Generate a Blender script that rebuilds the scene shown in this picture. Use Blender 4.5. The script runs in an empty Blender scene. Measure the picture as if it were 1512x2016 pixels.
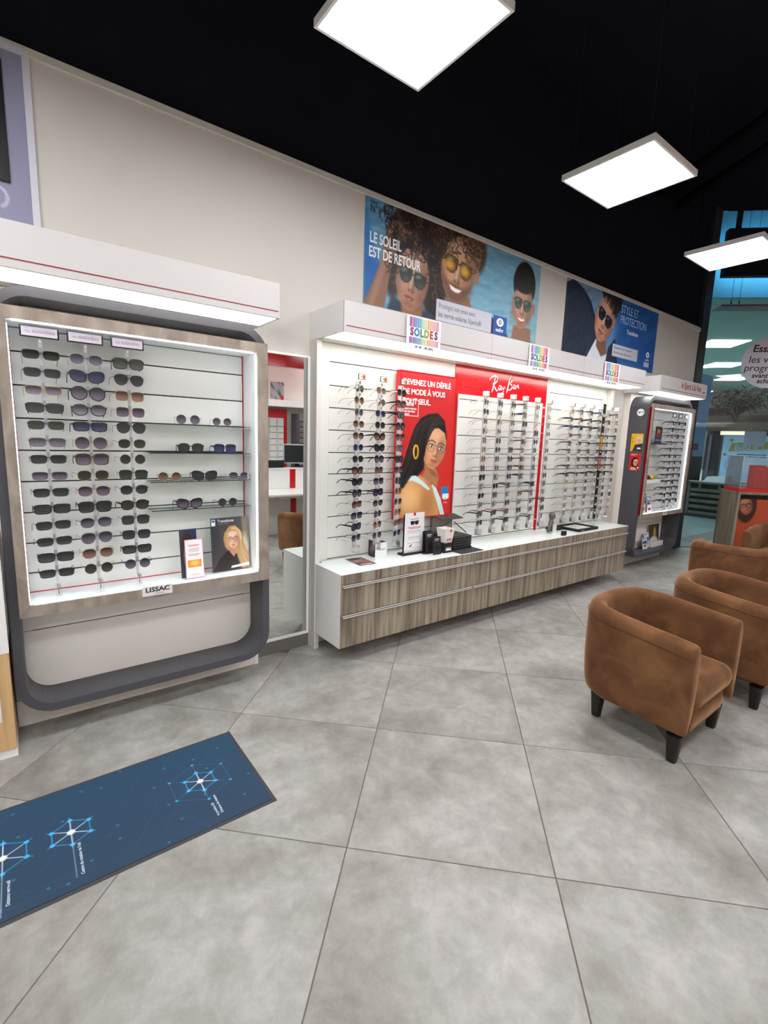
import bpy, math, random
import numpy as np
from mathutils import Matrix, Vector
random.seed(7); np.random.seed(7)
R = math.radians; PI = math.pi
sc = bpy.context.scene; col = sc.collection

# ---------------------------------------------------------------- camera
F_PX = 939.6048
yaw, pitch, roll = R(37.4577), R(8.7811), R(1.8508)
fwd = Vector((math.sin(yaw)*math.cos(pitch), math.cos(yaw)*math.cos(pitch), -math.sin(pitch)))
rt = Vector((math.cos(yaw), -math.sin(yaw), 0)); up = rt.cross(fwd)
rt2 = rt*math.cos(roll)+up*math.sin(roll); up2 = -rt*math.sin(roll)+up*math.cos(roll)
cam = bpy.data.cameras.new('camera'); co = bpy.data.objects.new('camera', cam); col.objects.link(co)
cam.sensor_fit = 'VERTICAL'; cam.sensor_height = 36; cam.lens = F_PX/2016*36
cam.clip_start = .05; cam.clip_end = 200
m = Matrix((( rt2.x, up2.x, -fwd.x, 0), (rt2.y, up2.y, -fwd.y, -3.144), (rt2.z, up2.z, -fwd.z, 1.608), (0,0,0,1)))
co.matrix_world = m
sc.camera = co
# ---------------------------------------------------------------- world, exposure
w = bpy.data.worlds.new('world'); sc.world = w; w.use_nodes = True
w.node_tree.nodes['Background'].inputs[0].default_value = (.55,.65,.75,1)
w.node_tree.nodes['Background'].inputs[1].default_value = .05
sc.view_settings.view_transform = 'Standard'; sc.view_settings.look = 'None'
sc.view_settings.exposure = 1.2; sc.view_settings.gamma = 1; sc.view_settings.use_curve_mapping = False
try:
    sc.cycles.max_bounces = 8; sc.cycles.transparent_max_bounces = 16; sc.cycles.sample_clamp_indirect = 6
    sc.cycles.caustics_reflective = False; sc.cycles.caustics_refractive = False
except Exception: pass
PANEL_E, STRIP_E, LED_E = 10.5, 3.3, 3.4

# ---------------------------------------------------------------- materials
def lin(c):
    return tuple((v/12.92 if v <= .04045 else ((v+.055)/1.055)**2.4) for v in c)
def hx(s):
    return tuple(int(s[i:i+2],16)/255 for i in (0,2,4))
MC = {}
def mat(name, c='888888', rough=.5, metal=0, spec=.5, noise=0, nscale=20, emit=0, bump=0, sheen=0):
    if name in MC: return MC[name]
    if isinstance(c, str): c = hx(c)
    l = lin(c)
    mt = bpy.data.materials.new(name); mt.use_nodes = True; nt = mt.node_tree; b = nt.nodes['Principled BSDF']
    b.inputs['Base Color'].default_value = (*l,1); b.inputs['Roughness'].default_value = rough
    b.inputs['Metallic'].default_value = metal; b.inputs['Specular IOR Level'].default_value = spec
    if sheen: b.inputs['Sheen Weight'].default_value = sheen; b.inputs['Sheen Roughness'].default_value = .4
    if emit:
        b.inputs['Emission Color'].default_value = (*l,1); b.inputs['Emission Strength'].default_value = emit
    if noise or bump:
        tc = nt.nodes.new('ShaderNodeTexCoord'); n = nt.nodes.new('ShaderNodeTexNoise')
        n.inputs['Scale'].default_value = nscale; n.inputs['Detail'].default_value = 5
        nt.links.new(tc.outputs['Object'], n.inputs['Vector'])
        if noise:
            mx = nt.nodes.new('ShaderNodeMix'); mx.data_type = 'RGBA'
            mx.inputs['A'].default_value = (*[max(0,v*(1-noise)) for v in l],1); mx.inputs['B'].default_value = (*[min(1,v*(1+noise)) for v in l],1)
            nt.links.new(n.outputs['Fac'], mx.inputs['Factor']); nt.links.new(mx.outputs['Result'], b.inputs['Base Color'])
        if bump:
            bp = nt.nodes.new('ShaderNodeBump'); bp.inputs['Strength'].default_value = bump; bp.inputs['Distance'].default_value = .01
            nt.links.new(n.outputs['Fac'], bp.inputs['Height']); nt.links.new(bp.outputs['Normal'], b.inputs['Normal'])
    MC[name] = mt; return mt
def ramp(nt, stops):
    r = nt.nodes.new('ShaderNodeValToRGB'); e = r.color_ramp.elements
    while len(e) < len(stops): e.new(.5)
    for i,(p,c) in enumerate(stops):
        e[i].position = p; e[i].color = (*lin(hx(c)),1)
    return r
def wood(name, stops, sx, sy, sz, rough=.45, dist=2.0):
    mt = bpy.data.materials.new(name); mt.use_nodes = True; nt = mt.node_tree; b = nt.nodes['Principled BSDF']
    tc = nt.nodes.new('ShaderNodeTexCoord'); mp = nt.nodes.new('ShaderNodeMapping'); mp.inputs['Scale'].default_value = (sx,sy,sz)
    n = nt.nodes.new('ShaderNodeTexNoise'); n.inputs['Scale'].default_value = 1; n.inputs['Detail'].default_value = 6; n.inputs['Distortion'].default_value = dist*.3
    r = ramp(nt, stops)
    g = nt.nodes.new('ShaderNodeNewGeometry')
    nt.links.new(g.outputs['Position'], mp.inputs['Vector']); nt.links.new(mp.outputs['Vector'], n.inputs['Vector'])
    nt.links.new(n.outputs['Fac'], r.inputs['Fac']); nt.links.new(r.outputs['Color'], b.inputs['Base Color'])
    b.inputs['Roughness'].default_value = rough
    return mt
def tile_mat():
    mt = bpy.data.materials.new('concrete_tile'); mt.use_nodes = True; nt = mt.node_tree; b = nt.nodes['Principled BSDF']
    g = nt.nodes.new('ShaderNodeNewGeometry'); oi = nt.nodes.new('ShaderNodeObjectInfo')
    cx = nt.nodes.new('ShaderNodeCombineXYZ')
    mu = nt.nodes.new('ShaderNodeMath'); mu.operation = 'MULTIPLY'; mu.inputs[1].default_value = 37
    nt.links.new(oi.outputs['Random'], mu.inputs[0]); nt.links.new(mu.outputs[0], cx.inputs['Z'])
    ad = nt.nodes.new('ShaderNodeVectorMath'); nt.links.new(g.outputs['Position'], ad.inputs[0]); nt.links.new(cx.outputs[0], ad.inputs[1])
    n1 = nt.nodes.new('ShaderNodeTexNoise'); n1.inputs['Scale'].default_value = 2.2; n1.inputs['Detail'].default_value = 8; n1.inputs['Roughness'].default_value = .62; n1.inputs['Distortion'].default_value = .25
    n2 = nt.nodes.new('ShaderNodeTexNoise'); n2.inputs['Scale'].default_value = 9; n2.inputs['Detail'].default_value = 9; n2.inputs['Roughness'].default_value = .7; n2.inputs['Distortion'].default_value = .3
    for n in (n1,n2): nt.links.new(ad.outputs[0], n.inputs['Vector'])
    r1 = ramp(nt, [(.28,'827e77'),(.43,'9a9791'),(.56,'aaa8a3'),(.74,'bab7b1')]); nt.links.new(n1.outputs['Fac'], r1.inputs['Fac'])
    r2 = ramp(nt, [(.33,'8f8a84'),(.5,'cfcfcf'),(.66,'ffffff')]); nt.links.new(n2.outputs['Fac'], r2.inputs['Fac'])
    mx = nt.nodes.new('ShaderNodeMix'); mx.data_type = 'RGBA'; mx.blend_type = 'MULTIPLY'; mx.inputs['Factor'].default_value = .42
    nt.links.new(r1.outputs['Color'], mx.inputs['A']); nt.links.new(r2.outputs['Color'], mx.inputs['B'])
    nt.links.new(mx.outputs['Result'], b.inputs['Base Color'])
    b.inputs['Roughness'].default_value = .42; b.inputs['Specular IOR Level'].default_value = .35
    return mt
def glass(name, tint=(1,1,1), refl=.04, opac=0.0, edge=None, rough=.02):
    if name in MC: return MC[name]
    mt = bpy.data.materials.new(name); mt.use_nodes = True; nt = mt.node_tree
    for n in list(nt.nodes): nt.nodes.remove(n)
    o = nt.nodes.new('ShaderNodeOutputMaterial'); t = nt.nodes.new('ShaderNodeBsdfTransparent'); t.inputs[0].default_value = (*tint,1)
    g = nt.nodes.new('ShaderNodeBsdfGlossy'); g.inputs['Roughness'].default_value = rough
    fr = nt.nodes.new('ShaderNodeFresnel'); fr.inputs[0].default_value = 1.45
    ml = nt.nodes.new('ShaderNodeMath'); ml.operation = 'MULTIPLY'; ml.inputs[1].default_value = refl/.04
    mx = nt.nodes.new('ShaderNodeMixShader')
    nt.links.new(fr.outputs[0], ml.inputs[0]); nt.links.new(ml.outputs[0], mx.inputs[0]); nt.links.new(t.outputs[0], mx.inputs[1]); nt.links.new(g.outputs[0], mx.inputs[2])
    out = mx
    if opac:
        d = nt.nodes.new('ShaderNodeBsdfDiffuse'); d.inputs[0].default_value = (*lin(edge or (.9,.9,.9)),1)
        m2 = nt.nodes.new('ShaderNodeMixShader'); m2.inputs[0].default_value = opac
        nt.links.new(mx.outputs[0], m2.inputs[1]); nt.links.new(d.outputs[0], m2.inputs[2]); out = m2
    nt.links.new(out.outputs[0], o.inputs[0]); MC[name] = mt; return mt
def grad_lens(name, top, bot, op_t=.96, op_b=.75):
    """tinted sunglass lens: darker at the top, lighter at the bottom (object space z), glossy"""
    if name in MC: return MC[name]
    mt = bpy.data.materials.new(name); mt.use_nodes = True; nt = mt.node_tree; b = nt.nodes['Principled BSDF']
    tc = nt.nodes.new('ShaderNodeTexCoord'); sp = nt.nodes.new('ShaderNodeSeparateXYZ'); nt.links.new(tc.outputs['Generated'], sp.inputs[0])
    r = ramp(nt, [(.1,bot),(.85,top)]); nt.links.new(sp.outputs['Z'], r.inputs['Fac']); nt.links.new(r.outputs['Color'], b.inputs['Base Color'])
    mr = nt.nodes.new('ShaderNodeMapRange'); mr.inputs['To Min'].default_value = op_b; mr.inputs['To Max'].default_value = op_t
    nt.links.new(sp.outputs['Z'], mr.inputs['Value']); nt.links.new(mr.outputs[0], b.inputs['Alpha'])
    b.inputs['Roughness'].default_value = .08; b.inputs['Specular IOR Level'].default_value = .6
    MC[name] = mt; return mt
def print_mat(name='printed_sheet', rough=.45, emit=0):
    if name in MC: return MC[name]
    mt = bpy.data.materials.new(name); mt.use_nodes = True; nt = mt.node_tree; b = nt.nodes['Principled BSDF']
    a = nt.nodes.new('ShaderNodeAttribute'); a.attribute_name = 'print'
    nt.links.new(a.outputs['Color'], b.inputs['Base Color']); b.inputs['Roughness'].default_value = rough; b.inputs['Specular IOR Level'].default_value = .3
    if emit: nt.links.new(a.outputs['Color'], b.inputs['Emission Color']); b.inputs['Emission Strength'].default_value = emit
    MC[name] = mt; return mt

WALL = mat('wall_paint','cdc8c0',.85,noise=.03,nscale=3,bump=.02)
WHITE = mat('white_laminate','eeecea',.4,noise=.02,nscale=4)
CREAM = mat('cream_panel','ece7e1',.5,noise=.02,nscale=3)
FASCIA = mat('fascia_white','cbc7c6',.45,noise=.02,nscale=4)
WHT2 = mat('slat_white','e4e4df',.45,noise=.03,nscale=6)
GREYP = mat('grey_white_post','dddad5',.5,noise=.02,nscale=4)
GLOSSW = mat('white_back_painted_glass','e6eeec',.08,spec=.6,noise=.01,nscale=3)
BLACK = mat('black_matt','0c0c10',.75,noise=.1,nscale=8)
CEIL = mat('black_ceiling','1c1c24',.95,spec=.05,noise=.15,nscale=4)
GROOVE = mat('groove_black','16110f',.6,noise=.1)
RING = mat('anthracite_laminate','4a4a50',.42,noise=.06,nscale=60)
REDP = mat('red_gloss','c8101a',.15,noise=.02)
REDL = mat('red_line','8e1b35',.4,noise=.02)
ALU = mat('brushed_aluminium','e6e4e0',.35,metal=.35,noise=.04,nscale=40)
STEEL = mat('dark_steel','5b5a5c',.35,metal=.8,noise=.05)
ZEB = wood('zebrano_laminate',[(.28,'5f5449'),(.42,'7d7163'),(.53,'978a78'),(.66,'a99d8b')],34,34,1.6,.4,1.5)
OAKF = wood('frame_oak',[(.28,'776a5e'),(.5,'92857a'),(.7,'a89b8e')],14,14,5,.45)
OAKL = wood('light_oak',[(.28,'c29a68'),(.5,'d0aa78'),(.75,'dcb988')],25,25,2,.5)
KWOOD = wood('kiosk_oak',[(.28,'5f574a'),(.5,'7b7263'),(.75,'948b7a')],22,22,1.5,.5)
GREYW = wood('grey_mall_timber',[(.28,'6a6f62'),(.5,'82877a'),(.75,'979a8e')],3,3,14,.6)
TILE = tile_mat()
GROUT = mat('grout','6e665c',.9,noise=.1,nscale=60)
SUEDE = None
def suede():
    mt = bpy.data.materials.new('brown_suede'); mt.use_nodes = True; nt = mt.node_tree; b = nt.nodes['Principled BSDF']
    tc = nt.nodes.new('ShaderNodeTexCoord'); n = nt.nodes.new('ShaderNodeTexNoise'); n.inputs['Scale'].default_value = 5; n.inputs['Detail'].default_value = 7; n.inputs['Distortion'].default_value = .8
    n2 = nt.nodes.new('ShaderNodeTexNoise'); n2.inputs['Scale'].default_value = 160; n2.inputs['Detail'].default_value = 3
    nt.links.new(tc.outputs['Object'], n.inputs['Vector']); nt.links.new(tc.outputs['Object'], n2.inputs['Vector'])
    r = ramp(nt, [(.3,'573a27'),(.5,'684730'),(.7,'7d593c')]); nt.links.new(n.outputs['Fac'], r.inputs['Fac'])
    nt.links.new(r.outputs['Color'], b.inputs['Base Color']); b.inputs['Roughness'].default_value = .95; b.inputs['Specular IOR Level'].default_value = .1
    b.inputs['Sheen Weight'].default_value = .6; b.inputs['Sheen Roughness'].default_value = .35; b.inputs['Sheen Tint'].default_value = (.9,.55,.3,1)
    bp = nt.nodes.new('ShaderNodeBump'); bp.inputs['Strength'].default_value = .15; bp.inputs['Distance'].default_value = .003
    nt.links.new(n2.outputs['Fac'], bp.inputs['Height']); nt.links.new(bp.outputs['Normal'], b.inputs['Normal'])
    return mt
SUEDE = suede()
LEGM = mat('black_stained_leg','17130f',.45,noise=.1,nscale=30)
MIRROR = mat('mirror_silver','e8ecea',.0,metal=1)
LAMP = mat('lamp_diffuser','fbfcff',.5,emit=PANEL_E)
STRIPL = mat('valance_diffuser','fffdf6',.5,emit=STRIP_E)
LEDM = mat('led_profile','f2f8ff',.5,emit=LED_E)
ROD = glass('frosted_acrylic_post',(.94,.94,.95),.03,.55,(.91,.90,.91),.25)
ACR = glass('clear_acrylic',(.97,.98,.98),.04,.05,(.92,.95,.95))
SHELFG = glass('clear_shelf_glass',(.95,.98,.97),.05,.04,(.8,.9,.88))
EDGEG = mat('green_glass_edge','1e2826',.2,noise=.02)
WIN = glass('shop_window_glass',(.93,.96,.96),.03)
PRINT = print_mat(); PRINTG = print_mat('printed_backlit',.3,.12); PRINTM = print_mat('printed_floor_vinyl',.6)

# ---------------------------------------------------------------- mesh helpers
class MB:
    def __init__(s): s.v=[]; s.f=[]; s.m=[]; s.sm=[]
    def add(s, v, f, mi=0, smooth=False):
        o=len(s.v); s.v+= [tuple(p) for p in v]; s.f += [tuple(i+o for i in q) for q in f]; s.m += [mi]*len(f); s.sm += [smooth]*len(f); return s
    def box(s,x0,x1,y0,y1,z0,z1,mi=0):
        v=[(x,y,z) for x in (x0,x1) for y in (y0,y1) for z in (z0,z1)]
        return s.add(v,[(0,1,3,2),(4,6,7,5),(0,4,5,1),(2,3,7,6),(0,2,6,4),(1,5,7,3)],mi)
    def bbox(s,x0,x1,y0,y1,z0,z1,b=.003,mi=0):
        """box with chamfered long edges"""
        b=min(b,(x1-x0)*.4,(y1-y0)*.4,(z1-z0)*.4)
        v=[];f=[]
        def P(x,y,z,ax):
            return (x,y,z)
        idx={}
        for ix,x in ((0,x0),(1,x1)):
            for iy,y in ((0,y0),(1,y1)):
                for iz,z in ((0,z0),(1,z1)):
                    sx=1 if ix==0 else -1; sy=1 if iy==0 else -1; sz=1 if iz==0 else -1
                    idx[ix,iy,iz,'x']=len(v); v.append((x,y+sy*b,z+sz*b))
                    idx[ix,iy,iz,'y']=len(v); v.append((x+sx*b,y,z+sz*b))
                    idx[ix,iy,iz,'z']=len(v); v.append((x+sx*b,y+sy*b,z))
        def q(*k): f.append(tuple(idx[i] for i in k))
        q((0,0,0,'x'),(0,0,1,'x'),(0,1,1,'x'),(0,1,0,'x')); q((1,0,0,'x'),(1,1,0,'x'),(1,1,1,'x'),(1,0,1,'x'))
        q((0,0,0,'y'),(1,0,0,'y'),(1,0,1,'y'),(0,0,1,'y')); q((0,1,0,'y'),(0,1,1,'y'),(1,1,1,'y'),(1,1,0,'y'))
        q((0,0,0,'z'),(0,1,0,'z'),(1,1,0,'z'),(1,0,0,'z')); q((0,0,1,'z'),(1,0,1,'z'),(1,1,1,'z'),(0,1,1,'z'))
        for a in (0,1):
            for c in (0,1):
                q((a,c,0,'x'),(a,c,1,'x'),(a,c,1,'y'),(a,c,0,'y')); q((a,0,c,'x'),(a,0,c,'z'),(a,1,c,'z'),(a,1,c,'x')); q((0,a,c,'y'),(1,a,c,'y'),(1,a,c,'z'),(0,a,c,'z'))
                for e in (0,1): q((a,c,e,'x'),(a,c,e,'y'),(a,c,e,'z'))
        return s.add(v,f,mi)
    def prism(s,poly,h0,h1,axis='y',mi=0,smooth=False):
        """poly of 2d points; axis y: (x,z) extruded in y; axis z: (x,y); axis x: (y,z)"""
        n=len(poly)
        def P(p,h): return {'y':(p[0],h,p[1]),'z':(p[0],p[1],h),'x':(h,p[0],p[1])}[axis]
        v=[P(p,h0) for p in poly]+[P(p,h1) for p in poly]
        s.add(v,[tuple(range(n))[::-1],tuple(range(n,2*n))]+[(i,(i+1)%n,n+(i+1)%n,n+i) for i in range(n)],mi,False)
        return s
    def ring(s,outer,inner,h0,h1,axis='y',mi=0,smooth=True):
        n=len(outer)
        def P(p,h): return {'y':(p[0],h,p[1]),'z':(p[0],p[1],h),'x':(h,p[0],p[1])}[axis]
        v=[P(p,h0) for p in outer]+[P(p,h0) for p in inner]+[P(p,h1) for p in outer]+[P(p,h1) for p in inner]
        f=[];
        for i in range(n):
            j=(i+1)%n
            f+=[(i,j,n+j,n+i),(2*n+i,3*n+i,3*n+j,2*n+j),(i,2*n+i,2*n+j,j),(n+i,n+j,3*n+j,3*n+i)]
        return s.add(v,f,mi)
    def tube(s,pts,r,n=8,mi=0,cap=True):
        pts=[Vector(p) for p in pts]; rs=r if isinstance(r,(list,tuple)) else [r]*len(pts); base=len(s.v); vs=[]
        for i,p in enumerate(pts):
            d=(pts[min(i+1,len(pts)-1)]-pts[max(i-1,0)]).normalized(); a=d.cross(Vector((0,0,1)))
            if a.length<.05: a=d.cross(Vector((1,0,0)))
            a.normalize(); b=d.cross(a)
            vs+=[p+rs[i]*(a*math.cos(2*PI*k/n)+b*math.sin(2*PI*k/n)) for k in range(n)]
        f=[(i*n+k,i*n+(k+1)%n,(i+1)*n+(k+1)%n,(i+1)*n+k) for i in range(len(pts)-1) for k in range(n)]
        s.add(vs,f,mi,True)
        if cap: s.add([],[]) ; s.f+= [tuple(base+k for k in range(n))[::-1],tuple(base+(len(pts)-1)*n+k for k in range(n))]; s.m+=[mi]*2; s.sm+=[False]*2
        return s
    def lathe(s,prof,cx=0,cy=0,n=20,mi=0,sx=1,sy=1):
        v=[(cx+r*sx*math.cos(2*PI*k/n),cy+r*sy*math.sin(2*PI*k/n),z) for r,z in prof for k in range(n)]
        f=[(i*n+k,i*n+(k+1)%n,(i+1)*n+(k+1)%n,(i+1)*n+k) for i in range(len(prof)-1) for k in range(n)]
        b=len(s.v); s.add(v,f,mi,True)
        s.f+=[tuple(b+k for k in range(n))[::-1],tuple(b+(len(prof)-1)*n+k for k in range(n))]; s.m+=[mi]*2; s.sm+=[False]*2
        return s
    def mesh(s,name,mats):
        me=bpy.data.meshes.new(name); me.from_pydata(s.v,[],s.f)
        for mm in (mats if isinstance(mats,(list,tuple)) else [mats]): me.materials.append(mm)
        for p,i,q in zip(me.polygons,s.m,s.sm): p.material_index=i; p.use_smooth=q
        me.update(); return me
    def build(s,name,mats,parent=None,loc=None,rot=None):
        return link(name,s.mesh(name,mats),parent,loc,rot)
def link(name,me,parent=None,loc=None,rot=None):
    o=bpy.data.objects.new(name,me); col.objects.link(o)
    if parent: o.parent=parent
    if loc: o.location=loc
    if rot: o.rotation_euler=rot
    return o
def tag(o,label=None,cat=None,group=None,kind=None):
    if label: o['label']=label
    if cat: o['category']=cat
    if group: o['group']=group
    if kind: o['kind']=kind
    return o
def thing(name,label,cat,loc=(0,0,0),rz=0,group=None):
    o=bpy.data.objects.new(name,None); col.objects.link(o); o.location=loc; o.rotation_euler=(0,0,rz); o.empty_display_size=.05
    return tag(o,label,cat,group)
def B(name,mats,parent,*a,bev=0,kind=None,label=None,mi=0):
    mb=MB()
    if bev: mb.bbox(*a,b=bev)
    else: mb.box(*a)
    o=mb.build(name,mats,parent); 
    if kind: o['kind']=kind
    if label: o['label']=label
    return o
def rrect(x0,x1,z0,z1,r,n=7):
    p=[]
    for cx,cz,a in ((x1-r,z1-r,0),(x0+r,z1-r,90),(x0+r,z0+r,180),(x1-r,z0+r,270)):
        for k in range(n+1):
            t=R(a+90*k/n); p.append((cx+r*math.cos(t),cz+r*math.sin(t)))
    return p
def text(body,size,loc,rot,mt,parent,xs=1.0,align='CENTER',ext=.0006,shear=0,name='lettering',bold=0):
    cu=bpy.data.curves.new('t','FONT'); cu.body=body; cu.size=size; cu.align_x=align; cu.align_y='CENTER'; cu.extrude=ext; cu.shear=shear; cu.resolution_u=3; cu.offset=bold
    o=bpy.data.objects.new('t',cu); col.objects.link(o)
    dg=bpy.context.evaluated_depsgraph_get(); me=bpy.data.meshes.new_from_object(o.evaluated_get(dg)); 
    bpy.data.objects.remove(o); bpy.data.curves.remove(cu)
    me.materials.clear(); me.materials.append(mt)
    me.transform(Matrix.Diagonal((xs,1,1,1)))
    return link(name,me,parent,loc,rot)
FRONT=(R(90),0,0)          # text upright, facing -y
SIDEL=(R(90),0,R(-90))     # text upright, facing -x
FLAT=(0,0,0)

# ---------------------------------------------------------------- printed sheets: vertex-colour canvases
class Cv:
    def __init__(s,w,h,n,bg='ffffff'):
        s.w,s.h=w,h; s.nu=max(3,int(w*n)); s.nv=max(3,int(h*n))
        s.X,s.Y=np.meshgrid(np.linspace(0,w,s.nu),np.linspace(0,h,s.nv)); s.a=np.zeros((s.nv,s.nu,3))+np.array(hx(bg)); s.px=w/s.nu
    def zoom(s,px,py,k=1,dx=0,dy=0):
        """everything drawn until unzoom() is enlarged k times about (px,py) and moved by (dx,dy)"""
        s.keep=(s.X,s.Y,s.px); s.X=(s.X-px-dx)/k+px; s.Y=(s.Y-py-dy)/k+py; s.px/=k; return s
    def unzoom(s): s.X,s.Y,s.px=s.keep
    def mix(s,m,c,al=1):
        c=np.array(hx(c)) if isinstance(c,str) else c; m=(np.clip(m,0,1)*al)[...,None]; s.a=s.a*(1-m)+c*m; return s
    def ell(s,cx,cy,rx,ry,c,soft=.12,rot=0,al=1):
        t=R(rot); x=(s.X-cx)*math.cos(t)+(s.Y-cy)*math.sin(t); y=-(s.X-cx)*math.sin(t)+(s.Y-cy)*math.cos(t)
        d=np.sqrt((x/rx)**2+(y/ry)**2); return s.mix((1-d)/max(soft,1.2*s.px/min(rx,ry))+.5,c,al)
    def rect(s,x0,y0,x1,y1,c,al=1):
        p=s.px; m=np.clip((s.X-x0)/p+.5,0,1)*np.clip((x1-s.X)/p+.5,0,1)*np.clip((s.Y-y0)/p+.5,0,1)*np.clip((y1-s.Y)/p+.5,0,1); return s.mix(m,c,al)
    def poly(s,pts,c,al=1,soft=None):
        ins=np.zeros(s.X.shape,bool); d=np.full(s.X.shape,1e9); n=len(pts)
        for i in range(n):
            (x1,y1),(x2,y2)=pts[i],pts[(i+1)%n]
            cond=((y1>s.Y)!=(y2>s.Y)); dy=(y2-y1) or 1e-9
            ins^= cond&(s.X<(x2-x1)*(s.Y-y1)/dy+x1)
            d=np.minimum(d,s._seg(x1,y1,x2,y2))
        sd=np.where(ins,d,-d); return s.mix(sd/(soft or 1.2*s.px)+.5,c,al)
    def _seg(s,x1,y1,x2,y2):
        L=(x2-x1)**2+(y2-y1)**2+1e-12; t=np.clip(((s.X-x1)*(x2-x1)+(s.Y-y1)*(y2-y1))/L,0,1)
        return np.hypot(s.X-x1-t*(x2-x1),s.Y-y1-t*(y2-y1))
    def line(s,pts,wd,c,al=1,soft=None):
        d=np.full(s.X.shape,1e9)
        for a,b in zip(pts[:-1],pts[1:]): d=np.minimum(d,s._seg(*a,*b))
        return s.mix((wd/2-d)/(soft or s.px)+.5,c,al)
    def grad(s,c0,c1,ang=90):
        t=R(ang); g=(s.X*math.cos(t)/s.w+s.Y*math.sin(t)/s.h); g=(g-g.min())/(g.max()-g.min()); s.a=np.array(hx(c0))*(1-g[...,None])+np.array(hx(c1))*g[...,None]; return s
    def tex(s,amp,fx,fy,region=None,seed=1,c='ffffff'):
        rs=np.random.RandomState(seed); n=np.zeros(s.X.shape)
        for k in range(7):
            a,b=rs.uniform(.4,1.6,2); n+=np.sin(s.X*fx*a+s.Y*fy*b+rs.uniform(0,6.3)+1.2*np.sin(s.X*fy*.3*a+rs.uniform(0,6)+s.Y*fx*.3))
        n/=4; m=np.clip(n,0,1)*amp
        if region is not None: m=m*region
        return s.mix(m,c)
    def emask(s,cx,cy,rx,ry,soft=.2): return np.clip((1-np.sqrt(((s.X-cx)/rx)**2+((s.Y-cy)/ry)**2))/soft+.5,0,1)
def sheet(name,cv,size,loc,rot=(0,0,0),parent=None,mt=None,thick=.003,edge=None,label=None):
    """printed sheet: local x right, z up, faces -y, origin bottom left corner of the front"""
    W,H=size; nu,nv=cv.nu,cv.nv
    xs=np.linspace(0,W,nu); zs=np.linspace(H,0,nv); X,Z=np.meshgrid(xs,zs)
    V=np.stack([X.ravel(),np.zeros(X.size),Z.ravel()],1)
    i=np.arange(nv-1)[:,None]*nu+np.arange(nu-1)[None,:]
    F=np.stack([i,i+nu,i+nu+1,i+1],-1).reshape(-1,4)
    nb=len(V); V=np.vstack([V,[(0,0,0),(W,0,0),(W,0,H),(0,0,H),(0,thick,0),(W,thick,0),(W,thick,H),(0,thick,H)]])
    F=np.vstack([F,[(nb+4,nb+7,nb+6,nb+5),(nb,nb+4,nb+5,nb+1),(nb+1,nb+5,nb+6,nb+2),(nb+2,nb+6,nb+7,nb+3),(nb+3,nb+7,nb+4,nb)]])
    me=bpy.data.meshes.new(name); me.vertices.add(len(V)); me.vertices.foreach_set('co',V.ravel())
    me.loops.add(F.size); me.loops.foreach_set('vertex_index',F.ravel().astype(np.int32)); me.polygons.add(len(F))
    me.polygons.foreach_set('loop_start',np.arange(len(F),dtype=np.int32)*4); me.update(calc_edges=True)
    c=np.clip(cv.a,0,1); c=np.where(c<=.04045,c/12.92,((c+.055)/1.055)**2.4).reshape(-1,3)
    ec=np.array(lin(hx(edge or 'd8d8d8'))); c=np.vstack([c,np.tile(ec,(8,1))]); c=np.hstack([c,np.ones((len(c),1))]).astype(np.float32)
    at=me.color_attributes.new('print','FLOAT_COLOR','POINT'); at.data.foreach_set('color',c.ravel())
    me.materials.append(mt or PRINT)
    o=link(name,me,parent,loc,rot)
    if label: o['label']=label
    return o
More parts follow.
